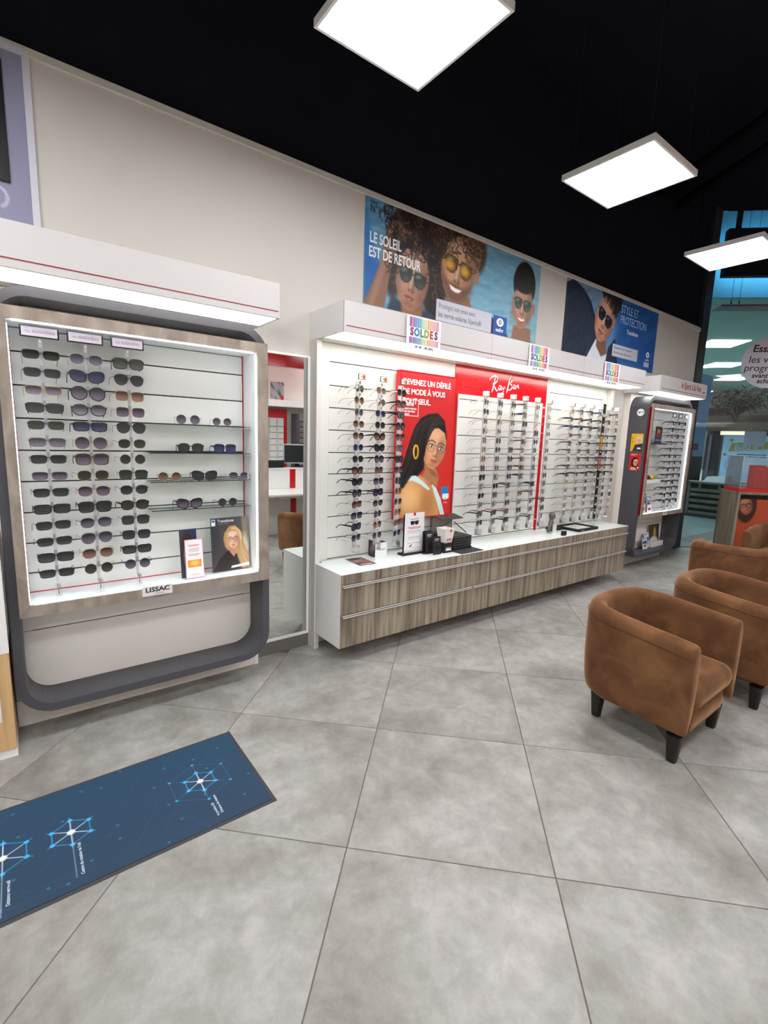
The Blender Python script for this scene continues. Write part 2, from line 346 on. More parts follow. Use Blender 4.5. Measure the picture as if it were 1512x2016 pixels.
def face(c,cx,cy,s,skin,dark,rot=0,lips='a8564f',gl=None,smile=False,brow='2a1c16',turn=0,glc='14120f',stubble=None):
    """a head painted in soft layers; turn>0 looks to the picture's right"""
    t=R(rot)
    def T(x,y): return (cx+s*(x*math.cos(t)-y*math.sin(t)),cy+s*(x*math.sin(t)+y*math.cos(t)))
    def E(x,y,rx,ry,col_,soft=.3,al=1,r=0): p=T(x,y); c.ell(p[0],p[1],rx*s,ry*s,col_,soft,rot+r,al)
    tt=turn
    c.poly([T(*p) for p in ((-.93,-.55),(-.97,-.05),(-.90,.45),(-.66,.92),(-.30,1.24),(.0,1.32),(.30,1.24),(.64,.92),(.88,.45),(.95,-.05),(.9,-.6),(.6,-1.15),(0,-1.32),(-.6,-1.15))],skin,1,s*.06)
    E(-.30+tt*.2,-.78,.62,.36,'ffffff',1.3,.16); E(.66-tt*.25,.15,.34,.85,dark,.9,.5); E(-.82+tt*.1,.45,.25,.7,dark,1.2,.3)
    E(.02,1.08,.4,.14,dark,.9,.3); E(-.42+tt*.25,.32,.32,.24,'ffb199',1.3,.28); E(.46+tt*.2,.34,.28,.22,'ffb199',1.3,.16)
    E(.10+tt*.32,.12,.10,.42,dark,1,.45); E(-.02+tt*.32,.08,.075,.40,'ffffff',1.2,.30); E(.02+tt*.34,.46,.19,.09,dark,1,.35); E(-.10+tt*.34,.47,.055,.04,dark,.5,.8); E(.13+tt*.34,.47,.055,.04,dark,.5,.8)
    if stubble:
        c.poly([T(*p) for p in ((-.9,.25),(-.86,.5),(-.64,.95),(-.30,1.26),(.0,1.34),(.30,1.26),(.64,.95),(.86,.5),(.9,.25),(.6,.55),(.35,.60),(0,.52),(-.35,.60),(-.62,.55))],stubble,.72,s*.2)
    mx=tt*.28
    if smile:
        c.poly([T(*p) for p in ((-.46+mx,.66),(-.2+mx,.70),(.2+mx,.70),(.46+mx,.64),(.30+mx,.90),(0+mx,.99),(-.30+mx,.92))],lips,1,s*.05); c.poly([T(*p) for p in ((-.38+mx,.70),(0+mx,.73),(.38+mx,.69),(.22+mx,.85),(0+mx,.89),(-.22+mx,.86))],'f3efe9',1,s*.04)
        c.line([T(-.62+mx,.40),T(-.56+mx,.62)],.04*s,dark,.5); c.line([T(.60+mx,.40),T(.56+mx,.60)],.04*s,dark,.5)
    else:
        c.poly([T(*p) for p in ((-.32+mx,.76),(-.10+mx,.69),(0+mx,.72),(.10+mx,.69),(.30+mx,.75),(.16+mx,.90),(0+mx,.94),(-.16+mx,.90))],lips,1,s*.04); c.line([T(-.3+mx,.765),T(0+mx,.785),T(.28+mx,.76)],.03*s,dark,.85); E(-.03+mx,.85,.1,.03,'ffffff',1,.3)
    for sx in (-1,1):
        ex=sx*.42+tt*.2
        if gl=='sun':
            c.poly([T(ex+.37*x,-.10+.34*y) for x,y in ((-1,-.55),(-.9,-.9),(0,-1.02),(.9,-.9),(1,-.5),(.92,.3),(.55,.9),(0,1.05),(-.55,.9),(-.92,.3))],glc,1,s*.04); E(ex-.12,-.26,.16,.08,'ffffff',1.3,.32,-20); E(ex+.08,.08,.2,.12,'ffffff',1.4,.12)
        else:
            E(ex,-.08,.24,.13,dark,1,.35); E(ex,-.11,.19,.085,'ece6e0',.25); E(ex+.03*tt,-.11,.085,.09,'241610',.3); E(ex-.02,-.14,.025,.025,'ffffff',.4)
            c.line([T(ex-.23,-.13),T(ex-.1,-.21),T(ex+.08,-.215),T(ex+.22,-.14)],.05*s,'1c120e',.95); c.line([T(ex-.28,-.36),T(ex-.02,-.46),T(ex+.26,-.38)],.085*s,brow,.8)
            if gl=='opt':
                pts=[T(ex+.38*math.cos(2*PI*k/24),-.08+.34*math.sin(2*PI*k/24)) for k in range(25)]; c.line(pts,.045*s,glc)
    if gl: c.line([T(-.08+tt*.2,-.2),T(tt*.2,-.24),T(.08+tt*.2,-.2)],.06*s,glc); c.line([T(-.78+tt*.2,-.2),T(-.98,-.24)],.05*s,glc); c.line([T(.78+tt*.2,-.2),T(.95,-.24)],.05*s,glc)
def strands(c,pts0,pts1,n,wd,cols,al=.6,jit=.02,seed=1):
    """hair: n strands interpolated between two guide polylines"""
    rs=random.Random(seed)
    for k in range(n):
        f=rs.random(); o=(rs.gauss(0,jit),rs.gauss(0,jit)); P=[(a[0]*(1-f)+b[0]*f+o[0]*(i+1)/len(pts0),a[1]*(1-f)+b[1]*f+o[1]*(i+1)/len(pts0)) for i,(a,b) in enumerate(zip(pts0,pts1))]
        Q=[]
        for i in range(len(P)-1):
            p0,p1,p2,p3=P[max(i-1,0)],P[i],P[i+1],P[min(i+2,len(P)-1)]
            for q in range(5):
                u=q/5; Q.append(tuple(.5*(2*p1[d]+(p2[d]-p0[d])*u+(2*p0[d]-5*p1[d]+4*p2[d]-p3[d])*u*u+(3*p1[d]-p0[d]-3*p2[d]+p3[d])*u**3) for d in (0,1)))
        Q.append(P[-1]); c.line(Q,wd,rs.choice(cols),al)
def curls(c,cx,cy,rx,ry,n,r,cols,seed=1,wd=.012,al=.7):
    rs=random.Random(seed)
    for k in range(n):
        a=rs.uniform(0,2*PI); q=math.sqrt(rs.random()); x,y=cx+rx*q*math.cos(a),cy+ry*q*math.sin(a); a0=rs.uniform(0,6.3); rr=r*rs.uniform(.5,1.2); sp=rs.uniform(1.5,4)
        c.line([(x+rr*math.cos(a0+sp*i/6)*(1-.08*i),y+rr*math.sin(a0+sp*i/6)*(1-.08*i)) for i in range(7)],wd,rs.choice(cols),al)
# --- poster A
def poster_trio():
    cv=Cv(2.765,1.0,190,'6fa3bd'); cv.grad('4f86ab','8dbac8',35); cv.tex(.30,8,75,None,2,'a9cfd8'); cv.tex(.25,5,40,None,12,'3f789c')
    cv.poly([(0,.30),(.10,.45),(.2,.62),(.14,.8),(.12,1),(0,1)],'1b5ea6',1,.05); cv.poly([(0,.1),(.10,.38),(.16,.6),(.0,.55)],'2f79bd',.8,.05)
    # woman on the left, hand in her hair
    H1,H2=['1c1412','2e211c','46332a','5d463a'],['33241c','5a4332','7c6048','8f7458']
    cv.zoom(.615,.70,1.33,0,-.055); cv.ell(.62,.50,.27,.37,'231a18',.12,8); cv.ell(.84,.72,.14,.28,'231a18',.3,-8); cv.ell(.42,.62,.09,.26,'231a18',.3); cv.unzoom()
    cv.poly([(.30,.20),(.46,.18),(.50,.28),(.42,.36),(.36,.52),(.31,.72),(.26,1.0),(.0,1.0),(.10,.80),(.20,.58),(.26,.36)],'86604a',1,.025); cv.poly([(.30,.22),(.36,.2),(.30,.5),(.2,.8),(.12,1.0),(.06,1.0),(.18,.65)],'a9826a',.6,.04)
    for k in range(4): cv.line([(.33+.03*k,.18+.012*k),(.42+.045*k,.17+.02*k),(.52+.04*k,.22+.03*k)],.030,'8f6a54'); cv.line([(.33+.03*k,.195+.012*k),(.42+.045*k,.185+.02*k),(.51+.04*k,.235+.03*k)],.006,'5d4032',.7)
    cv.zoom(.615,.70,1.33,0,-.055); cv.poly([(.42,.86),(.52,.9),(.82,.92),(.95,1.0),(.36,1.0)],'27324a',1,.03); cv.poly([(.5,.85),(.74,.88),(.72,1.0),(.52,1.0)],'8d644c',1,.03)
    face(cv,.615,.715,.175,'a67a60','5a3a2c',10,'96504a','sun',False,glc='2a322e')
    curls(cv,.62,.33,.30,.22,150,.05,H1,3,.012,.7); curls(cv,.88,.66,.10,.26,60,.04,H1,4,.012,.7); curls(cv,.42,.56,.06,.2,30,.04,H1,5,.012,.7); curls(cv,.62,.47,.2,.06,40,.04,H1,6,.012,.8)
    cv.unzoom()
    # man in the middle
    cv.zoom(1.305,.455,1.32,-.03,-.06)
    cv.poly([(1.02,1.0),(1.08,.86),(1.22,.80),(1.5,.76),(1.72,.76),(1.95,.84),(2.06,1.0)],'232834',1,.02); cv.poly([(1.16,.72),(1.45,.66),(1.52,.80),(1.38,.9),(1.2,.86)],'8f6850',1,.02)
    cv.ell(1.27,.24,.30,.26,'33241c',.15,8); cv.ell(1.50,.28,.14,.19,'4e3a2c',.3)
    face(cv,1.305,.475,.205,'bd8e70','6e4836',10,'8f4c44','sun',True,glc='5c4318',stubble='5b4236')
    cv.ell(1.20,.45,.055,.035,'f0b040',1,0,.85); cv.ell(1.38,.47,.055,.035,'f0b040',1,0,.85); cv.ell(1.535,.48,.03,.06,'a87a60',.4)
    curls(cv,1.24,.16,.28,.16,170,.06,H2[:3]+['2a1d16'],7,.014,.75); curls(cv,1.48,.24,.13,.17,90,.05,H2,8,.012,.75); curls(cv,1.08,.26,.08,.16,40,.05,H2[:2],9,.013,.8)
    cv.unzoom(); cv.zoom(2.455,.58,1.33,-.01,-.01)
    cv.poly([(2.16,1.0),(2.28,.92),(2.62,.90),(2.765,.98),(2.765,1.0)],'4c4a4c',1,.03); cv.poly([(2.34,.78),(2.60,.78),(2.62,1.0),(2.30,1.0)],'936b54',1,.02)
    cv.ell(2.465,.40,.165,.20,'17120f',.1); face(cv,2.455,.595,.155,'b5846a','6a4634',4,'97504a','sun',True,glc='33403a'); cv.ell(2.625,.60,.022,.05,'9d7058',.4)
    cv.ell(2.46,.375,.158,.105,'17120f',.15); strands(cv,[(2.46,.24),(2.38,.33),(2.31,.47)],[(2.46,.24),(2.55,.33),(2.61,.47)],50,.006,['17120f','241c18','362b25'],.5,.008,11)
    cv.unzoom(); cv.rect(.965,.775,1.875,1.0,'c9c8d2'); cv.rect(1.91,.78,2.16,1.0,'1552a8'); return cv
def poster_denim():
    cv=Cv(2.71,1.0,170,'5f86a8'); cv.grad('8a9fb6','2d62a6',0); cv.tex(.3,6,9,None,5,'c0ccd8')
    cv.poly([(1.40,0),(2.71,0),(2.71,1),(1.36,1)],'1c5098',.9,.2); cv.tex(.22,9,12,None,8,'4a84c0')
    cv.poly([(0,.10),(.16,.02),(.42,.10),(.62,.22),(.78,.42),(.88,.70),(.92,.86),(.80,1.0),(0,1.0)],'1f2638',1,.02)
    strands(cv,[(.05,.1),(.25,.35),(.4,.7),(.3,1.0)],[(.6,.25),(.75,.5),(.8,.8),(.7,1.0)],34,.014,['2b3550','262f48','161c2c','343f5c'],.4,.09,3); cv.tex(.4,24,30,cv.emask(.4,.55,.45,.5,.3),3,'3a4663')
    cv.poly([(.62,1.0),(.72,.86),(.84,.70),(.98,.80),(1.14,.86),(1.24,.92),(1.22,1.0)],'cdd1da',1,.015); cv.poly([(1.20,.78),(1.38,.62),(1.52,1.0),(1.16,1.0)],'262c3a',1,.02)
    cv.poly([(.86,.58),(1.12,.72),(1.16,.88),(1.02,.93),(.86,.80)],'7a5242',1,.03)
    cv.zoom(1.06,.40,1.25,.0,-.03); cv.ell(1.17,.14,.23,.20,'1d1513',.12,28)
    face(cv,1.035,.43,.205,'bd8a6e','683f30',24,'93504a','sun',glc='12141c')
    strands(cv,[(1.12,-.05),(1.0,.02),(.95,.14)],[(1.3,.0),(1.36,.15),(1.30,.38)],90,.010,['1d1513','33251f','4a362c'],.8,.02,5); cv.ell(1.25,.44,.03,.06,'a9765c',.4,24)
    cv.unzoom(); cv.rect(1.33,.70,2.13,.88,'c5c8d4'); return cv
def poster_red():
    cv=Cv(.53,1.0,300,'d0202a'); cv.grad('b5161f','cf3527',80)
    HC=['0f0b0b','1d1615','2c2220','3f322c']
    cv.poly([(.27,.27),(.36,.26),(.43,.31),(.455,.40),(.46,.52),(.40,.45),(.30,.42),(.27,.55),(.24,.66),(.15,.74),(.03,.80),(.02,.70),(.06,.60),(.10,.48),(.15,.36),(.20,.30)],'120d0d',1,.012)
    cv.poly([(.235,.56),(.26,.66),(.22,.72),(.30,.78),(.38,.80),(.40,.72),(.37,.66)],'ab7450',1,.012); cv.poly([(.25,.62),(.36,.68),(.39,.72),(.33,.70)],'7c4c34',.7,.02)
    cv.poly([(.06,.76),(.14,.715),(.22,.70),(.31,.76),(.37,.80),(.41,.88),(.42,1.02),(-.02,1.02),(.01,.86)],'cf955f',1,.012); cv.ell(.11,.86,.09,.10,'f2c488',1,0,.8); cv.ell(.30,.90,.06,.11,'a2683f',1,0,.5); cv.line([(.20,.72),(.30,.77),(.33,.76)],.006,'8a5638',.6)
    cv.poly([(.02,.755),(.08,.705),(.17,.70),(.25,.745),(.315,.80),(.30,.81),(.22,.765),(.14,.735),(.07,.745)],'cfe6e4',1,.006); cv.poly([(.33,.765),(.38,.80),(.43,.88),(.475,1.0),(.43,1.0),(.40,.92),(.36,.84)],'cfe6e4',1,.006)
    face(cv,.345,.510,.113,'cb9269','7a4630',12,'ab4642','opt',turn=.45,glc='7a706a')
    cv.poly([(.235,.38),(.30,.31),(.38,.30),(.43,.35),(.36,.345),(.30,.40),(.262,.48),(.248,.56),(.21,.64),(.17,.60)],'120d0d',1,.008)
    strands(cv,[(.34,.30),(.26,.36),(.22,.48),(.18,.62),(.05,.78)],[(.30,.28),(.16,.36),(.10,.50),(.05,.64),(.02,.76)],90,.004,HC,.7,.008,4)
    strands(cv,[(.36,.27),(.31,.30),(.27,.38),(.25,.50)],[(.44,.34),(.40,.34),(.34,.35),(.28,.43)],50,.004,HC,.7,.005,5)
    cv.line([(.165+.02*math.cos(2*PI*k/24),.535+.045*math.sin(2*PI*k/24)) for k in range(25)],.013,'d9a418'); cv.line([(.16+.02*math.cos(2*PI*k/24),.532+.045*math.sin(2*PI*k/24)) for k in range(10,18)],.004,'fff0a0',.8)
    cv.rect(.43,.79,.50,.84,'1b7fc4'); cv.rect(.435,.80,.50,.875,'1b7fc4'); cv.rect(.445,.842,.51,.88,'dfeaf2')
    for a,b in (((.035,.185),(.17,.185)),((.17,.185),(.17,.29)),((.17,.29),(.035,.29)),((.035,.29),(.035,.185))): cv.line([a,b],.004,'ffffff')
    return cv
def card_blonde():
    cv=Cv(.245,.34,640,'3c3b3f'); cv.grad('303136','5a554e',25); cv.tex(.22,60,8,None,3,'6d6a66'); cv.poly([(.2,0),(.245,0),(.245,.1),(.215,.20)],'8a7d69',.8,.01)
    cv.ell(.215,.2,.04,.08,'dccfae',.9,0,.75); cv.zoom(.137,.13,1.3,.004,.018)
    cv.poly([(.095,.09),(.12,.06),(.15,.058),(.175,.085),(.185,.13),(.195,.19),(.22,.24),(.23,.29),(.19,.29),(.165,.24),(.155,.2),(.12,.19),(.095,.16),(.088,.12)],'b38a5e',1,.006)
    cv.poly([(.018,.34),(.035,.27),(.065,.215),(.10,.185),(.125,.18),(.15,.205),(.165,.26),(.17,.34)],'2a211f',1,.006); cv.poly([(.108,.155),(.145,.165),(.150,.19),(.138,.215),(.12,.19)],'b98066',1,.004)
    cv.tex(.3,40,12,cv.emask(.09,.27,.07,.07,.4),8,'4a3c36')
    face(cv,.137,.128,.033,'dcae92','94604c',-2,'b0645a',gl='opt',glc='4a3a34',brow='6b4a30')
    H=['b38a5e','cda674','e3c394','8f6a44']
    strands(cv,[(.135,.075),(.105,.09),(.100,.13),(.105,.175)],[(.14,.07),(.115,.088),(.108,.12),(.112,.15)],30,.0022,H,.8,.002,2); strands(cv,[(.14,.072),(.165,.095),(.168,.14),(.165,.2),(.18,.28)],[(.142,.068),(.18,.10),(.185,.15),(.205,.2),(.238,.25)],80,.0020,H,.75,.004,3); strands(cv,[(.13,.078),(.15,.082),(.165,.10),(.17,.13)],[(.13,.07),(.15,.068),(.175,.09),(.18,.13)],20,.002,H,.8,.001,4)
    cv.unzoom(); cv.rect(.005,.008,.03,.048,'e8eef2'); cv.rect(.008,.012,.027,.026,'2a66b0'); cv.poly([(.125,.315),(.245,.305),(.245,.325),(.12,.328)],'eceff2'); return cv

# ================================================================ ROOM SHELL
floor=tag(bpy.data.objects.new('floor',None),kind='structure'); col.objects.link(floor)
MB().prism([(-3.6,-6.3),(14.8,-6.3),(8.50,.05),(-3.6,.05)],-.06,-.0035,'z').build('grout_bed',GROUT,floor)
g0=np.array((.931,-1.757)); A=np.array((math.sqrt(.5),math.sqrt(.5))); Bv=np.array((math.sqrt(.5),-math.sqrt(.5)))
def clip(poly,nx,ny,d):
    out=[]
    for i in range(len(poly)):
        p,q=poly[i],poly[(i+1)%len(poly)]; dp=p[0]*nx+p[1]*ny-d; dq=q[0]*nx+q[1]*ny-d
        if dp<=0: out.append(p)
        if dp*dq<0: t=dp/(dp-dq); out.append((p[0]+t*(q[0]-p[0]),p[1]+t*(q[1]-p[1])))
    return out
TS=.8; gj=.0022; tm_cache={}
def tilemesh(poly):
    cx=sum(p[0] for p in poly)/len(poly); cy=sum(p[1] for p in poly)/len(poly)
    n=len(poly); ins=[(cx+(x-cx)*.9965,cy+(y-cy)*.9965) for x,y in poly]
    v=[(x,y,-.008) for x,y in poly]+[(x,y,-.0012) for x,y in poly]+[(x,y,0) for x,y in ins]
    f=[(i,(i+1)%n,n+(i+1)%n,n+i) for i in range(n)]+[(n+i,n+(i+1)%n,2*n+(i+1)%n,2*n+i) for i in range(n)]+[tuple(range(2*n,3*n))]
    return MB().add(v,f)
full=None
for i in range(-14,18):
    for j in range(-14,20):
        c0=g0+(i*Bv+j*A)*TS
        pts=[c0+Bv*gj+A*gj,c0+Bv*(TS-gj)+A*gj,c0+Bv*(TS-gj)+A*(TS-gj),c0+Bv*gj+A*(TS-gj)]
        poly=[tuple(p) for p in pts]
        inside=all(-3.5<p[0] and -6.2<p[1]<0 and p[0]+p[1]<8.53 for p in poly)
        if inside:
            if full is None:
                full=tilemesh([tuple(np.array(p)-c0) for p in poly]).mesh('tile',TILE)
            link('tile',full,floor,(c0[0],c0[1],0)); continue
        for (nx,ny,d) in ((.7071,.7071,8.53*.7071),(-1,0,3.5),(0,1,.0),(0,-1,6.2)):
            if poly: poly=clip(poly,nx,ny,d)
        if len(poly)>=3:
            ar=abs(sum(poly[k][0]*poly[(k+1)%len(poly)][1]-poly[(k+1)%len(poly)][0]*poly[k][1] for k in range(len(poly))))/2
            if ar>.004: tilemesh(poly).build('tile',TILE,floor)

def struct(name,mats,*a): return tag(B(name,mats,None,*a),kind='structure')
struct('wall_left',WALL,-3.6,8.27,0,.12,0,3.36)
t=MB().bbox(-3.6,7.62,-.012,.12,3.36,3.402,b=.004).bbox(7.62,8.27,-.02,.12,3.33,3.402,b=.012).build('trim_1',WALL); tag(t,kind='structure')
struct('wall_upper',CEIL,-3.6,8.27,.03,.12,3.402,5.1)
struct('trim_2',mat('dark_mullion','2c2c32',.5,noise=.05),8.27,8.52,-.02,.14,0,5.1)
struct('baseboard_left',mat('grey_plinth','6d6a67',.6,noise=.05),1.25,1.695,-.012,0,0,.11)
struct('wall_back',WALL,-3.6,14.8,-6.32,-6.2,0,5.1)
struct('wall_side',WALL,-3.72,-3.6,-6.3,.12,0,5.1)
tag(MB().prism([(-3.72,-6.32),(14.9,-6.32),(8.52,.06),(8.52,.12),(-3.72,.12)],5.1,5.2,'z').build('ceiling',CEIL),kind='structure')
# faint beams and duct in the black void
for k,(x0,y0,x1,y1,z,r) in enumerate([(3.2,-6.2,6.6,0,4.75,.06),(3.7,-6.2,7.1,0,4.75,.06)]):
    o=MB().tube([(x0,y0,z),(x1,y1,z)],r,8).build('ceiling_beam',CEIL); tag(o,'black ceiling beam crossing obliquely above the hanging panels, '+('nearer one' if k==0 else 'farther one'),'beam','black ceiling beams')

# ---------------------------------------------------------------- hanging light panels
def lamp(x,y,lbl,vis=True):
    t=thing('ceiling_light',lbl,'ceiling light',(x,y,3.37),0,'square light panels hung below the black ceiling')
    o=[(-.302,-.302),(.302,-.302),(.302,.302),(-.302,.302)]; i=[(a*.955,b*.955) for a,b in o]
    MB().ring(o,i,-.006,.03,'z').build('rim',mat('lamp_rim','f0efec',.4,noise=.02),t)
    B('diffuser',LAMP,t,-.288,.288,-.288,.288,0,.008); B('housing',mat('lamp_housing','b9b7b4',.5,noise=.03),t,-.29,.29,-.29,.29,.009,.03)
    for sx in (-1,1):
        for sy in (-1,1): MB().tube([(sx*.25,sy*.25,.03),(sx*.25,sy*.25,1.729)],.0012,5).build('suspension_cable',BLACK,t)
lamp(1.449,-1.333,'largest light panel, cut off by the top edge of the picture')
lamp(3.347,-1.324,'middle light panel of the three hanging in a row')
lamp(5.335,-1.32,'smallest and farthest light panel, beside the shop window')
for q,(x,y) in enumerate(((-.5,-1.33),(-2.4,-1.33),(-.5,-3.4),(1.45,-3.4),(3.35,-3.4),(5.33,-3.4),(7.3,-3.4),(1.45,-5.3),(3.35,-5.3),(5.33,-5.3),(-.5,-5.3),(-2.4,-3.4),(-2.4,-5.3),(9.25,-3.4),(7.3,-5.3),(9.25,-5.3))):  # a few far-left and rear-right panels are added purely as side fill
    lamp(x,y,'ceiling light panel out of view, '+['left of the largest one','farthest left of the front row','left in the middle row','behind the largest one','behind the middle one','behind the smallest one','by the window in the middle row','left-centre of the rear row','centre of the rear row','right of the rear row','far left of the rear row','added fill farthest left of the middle row','added fill farthest left of the rear row','right end of the middle row','fill added right of rear row by far wall','right end of the rear row'][q])

# ================================================================ EYEWEAR
def sup(rx,rz,n,N=18,dz=0,tilt=0,top=0,av=0):
    p=[]
    for k in range(N):
        a=2*PI*k/N; c_,s_=math.cos(a),math.sin(a)
        x=rx*abs(c_)**(2/n)*(1 if c_>=0 else -1); z=rz*abs(s_)**(2/n)*(1 if s_>=0 else -1)
        if av: x*=1+av*(z/rz)*.5; z-= av*.3*rz*(x/rx)*(.5 if z<0 else 0)
        z+=tilt*x; p.append((x,z))
    return p
LENS={'rectangular':(.0295,.0185,3.6,.0,.12),'round':(.0245,.0245,2,0,0),'pilot':(.0295,.0265,2.3,0,.35),'square':(.0285,.0235,3.4,0,.10),'cat-eye':(.030,.0235,2.6,.14,.15),'oval':(.0275,.0225,2.4,0,.10),'large round':(.0290,.0280,2.1,0,.05)}
fm,lm_,tm={},{},{}
def frame_mesh(st,th):
    if (st,th) in fm: return fm[st,th]
    rx,rz,n,ti,av=LENS[st]; mb=MB(); e=.0042 if th else .0016; cxs=.0345 if rx<.027 else .0365
    for s in (-1,1):
        inn=[(s*cxs+s*x,z) for x,z in sup(rx,rz,n,18,0,ti,0,av)]; out=[(s*cxs+s*x,z) for x,z in sup(rx+e,rz+e,n,18,0,ti,0,av)]
        mb.ring(out,inn,-.0015,.003 if th else .0012,'y')
        xo=cxs+rx; mb.bbox(*(sorted((s*(xo-.001),s*.0705))),-.002,.006,rz*.35,rz*.35+(.007 if th else .003),b=.0006)
    mb.tube([(-(cxs-rx)-.001,0,rz*.3),(-.004,-.002,rz*.3+.004),(.004,-.002,rz*.3+.004),((cxs-rx)+.001,0,rz*.3)],.0025 if th else .0011,6)
    if not th and st in('pilot','large round'): mb.tube([(-(cxs-rx)-.008,0,rz*.9),((cxs-rx)+.008,0,rz*.9)],.001,5)
    fm[st,th]=mb.mesh('frame_front',BLACK); return fm[st,th]
def lens_mesh(st,s):
    if (st,s) in lm_: return lm_[st,s]
    rx,rz,n,ti,av=LENS[st]; cxs=.0345 if rx<.027 else .0365
    lm_[st,s]=MB().prism([(s*cxs+s*x,z) for x,z in sup(rx-.0002,rz-.0002,n,18,0,ti,0,av)],-.0004,.0008).mesh('lens',BLACK); return lm_[st,s]
def temple_mesh(st,th,s):
    rz=LENS[st][1]; k=(round(rz,4),th,s)
    if k in tm: return tm[k]
    z0=rz*.35+(.0035 if th else .0015); P=[(s*.0695,.004,z0),(s*.070,.05,z0+.001),(s*.068,.098,z0-.001),(s*.066,.118,z0-.012),(s*.064,.138,z0-.032)]
    hs=[.0058,.0052,.0030,.0030,.0036] if th else [.0012,.0011,.0010,.0016,.0020]; wd=.0016 if th else .0008
    mb=MB(); v=[]
    for (x,y,z),h in zip(P,hs): v+=[(x-wd,y,z-h),(x+wd,y,z-h),(x+wd,y,z+h),(x-wd,y,z+h)]
    f=[(4*i+a,4*i+(a+1)%4,4*i+4+(a+1)%4,4*i+4+a) for i in range(4) for a in range(4)]+[(3,2,1,0),(16,17,18,19)]
    tm[k]=mb.add(v,f).mesh('temple',BLACK); return tm[k]
FC={'black':mat('acetate_black','121214',.22,noise=.02),'gunmetal':mat('gunmetal_wire','4a4b50',.3,metal=.8,noise=.02),'gold':mat('gold_wire','b89a63',.3,metal=.85,noise=.02),
 'tortoise':mat('tortoise_acetate','5b3620',.25,noise=.6,nscale=120),'silver':mat('silver_wire','a9a9ad',.3,metal=.85,noise=.02),'clear':mat('clear_acetate','d9d2c4',.2,noise=.05),
 'navy':mat('navy_acetate','1c2750',.25,noise=.05),'red':mat('red_acetate','8f1f26',.25,noise=.05),'brown':mat('brown_acetate','4a2f22',.3,noise=.2,nscale=60)}
LC={'grey':grad_lens('lens_grey','17191c','2c3034'),'green':grad_lens('lens_green','151812','2a2f24'),'violet':grad_lens('lens_violet_gradient','1a151d','6a6070',.98,.86),
 'brown':grad_lens('lens_brown_gradient','2c1c17','8a6656',.97,.85),'blue':grad_lens('lens_blue','12162a','333c66'),'demo':glass('demo_lens_clear',(.93,.94,.95),.06,.06,(.8,.82,.84)),
 'mirror_red':mat('mirror_lens_red','8e2a22',.08,metal=.7),'mirror_blue':mat('mirror_lens_blue','2f3fa8',.08,metal=.7),'mirror_teal':mat('mirror_lens_teal','3e7f93',.08,metal=.7)}
LW={'grey':'grey','green':'dark green','violet':'graded violet-grey','brown':'graded brown','blue':'blue','demo':'clear','mirror_red':'red mirrored','mirror_blue':'blue mirrored','mirror_teal':'teal mirrored'}
def glasses(st,fc,lc,th,loc,rz,where,group,scale=1.0,tilt=0,dy=1.0):
    sun=lc!='demo'; word='sunglasses' if sun else 'eyeglasses'
    lbl=f"{fc} {st} {word}{' with '+LW[lc].split()[-1]+' lenses' if False else ''}, {where}"
    g=thing('sunglasses' if sun else 'eyeglasses',lbl,word,loc,rz,group)
    g.scale=(scale,scale*dy,scale); g.rotation_euler=(tilt,0,rz)
    def part(nm,me,mt):
        o=link(nm,me,g); o.material_slots[0].link='OBJECT'; o.material_slots[0].material=mt; return o
    part('frame_front',frame_mesh(st,th),FC[fc])
    for s in (-1,1):
        part('lens',lens_mesh(st,s),LC[lc]); part('temple',temple_mesh(st,th,s),FC[fc])
    return g
ORD=['first','second','third','fourth','fifth','sixth','seventh','eighth','ninth','tenth','eleventh','twelfth','thirteenth','fourteenth','fifteenth']
clipm=MB().bbox(-.010,.010,-.008,.014,-.003,.021,b=.002).mesh('clip',ROD)
CLIPM=glass('clip_acrylic',(.9,.9,.9),.08,.6,(.93,.93,.92),.1)
CLIPD=mat('clip_grey','8a8788',.35,noise=.03); CLIPW=mat('clip_white','dedcd6',.3,noise=.03)
def rod(x,y,z0,z1,rows,label,group,wall_y,head,depth=0,base=True,postw=.042,front_clip=False):
    postw=min(postw,.034)
    t=thing('display_rod',label,'display rod',(x,y,0),0,group)
    B('post',ROD,t,-postw/2,postw/2,.0180,.026,z0,z1,bev=.001)
    for z in (z0+.03,z1-.04): MB().tube([(0,.0265,z),(0,wall_y-y-.0012,z)],.004,6).build('wall_arm',ALU,t)
    for z in rows:
        if front_clip:
            c_=MB().bbox(-.006,.006,.0065,.0178,.002,.030,b=.001).mesh('clip',CLIPD) if 'fc' not in tm else tm['fc']; tm['fc']=c_
            link('clip',c_,t,(0,0,z+.006))
        else:
            c_=tm.get('cw') or MB().ring([(-.010,.020),(.010,.020),(.010,.044),(-.010,.044)],[(-.0078,.0225),(.0078,.0225),(.0078,.0415),(-.0078,.0415)],-.008,.0178,'y').mesh('clip',CLIPW); tm['cw']=c_
            link('clip',c_,t,(0,0,z+.008))
    if base:
        MB().bbox(-.024,.024,-.02,.03,z0-.035,z0+.02,b=.002).build('foot_block',ACR,t)
    head(t,z1)
    return t

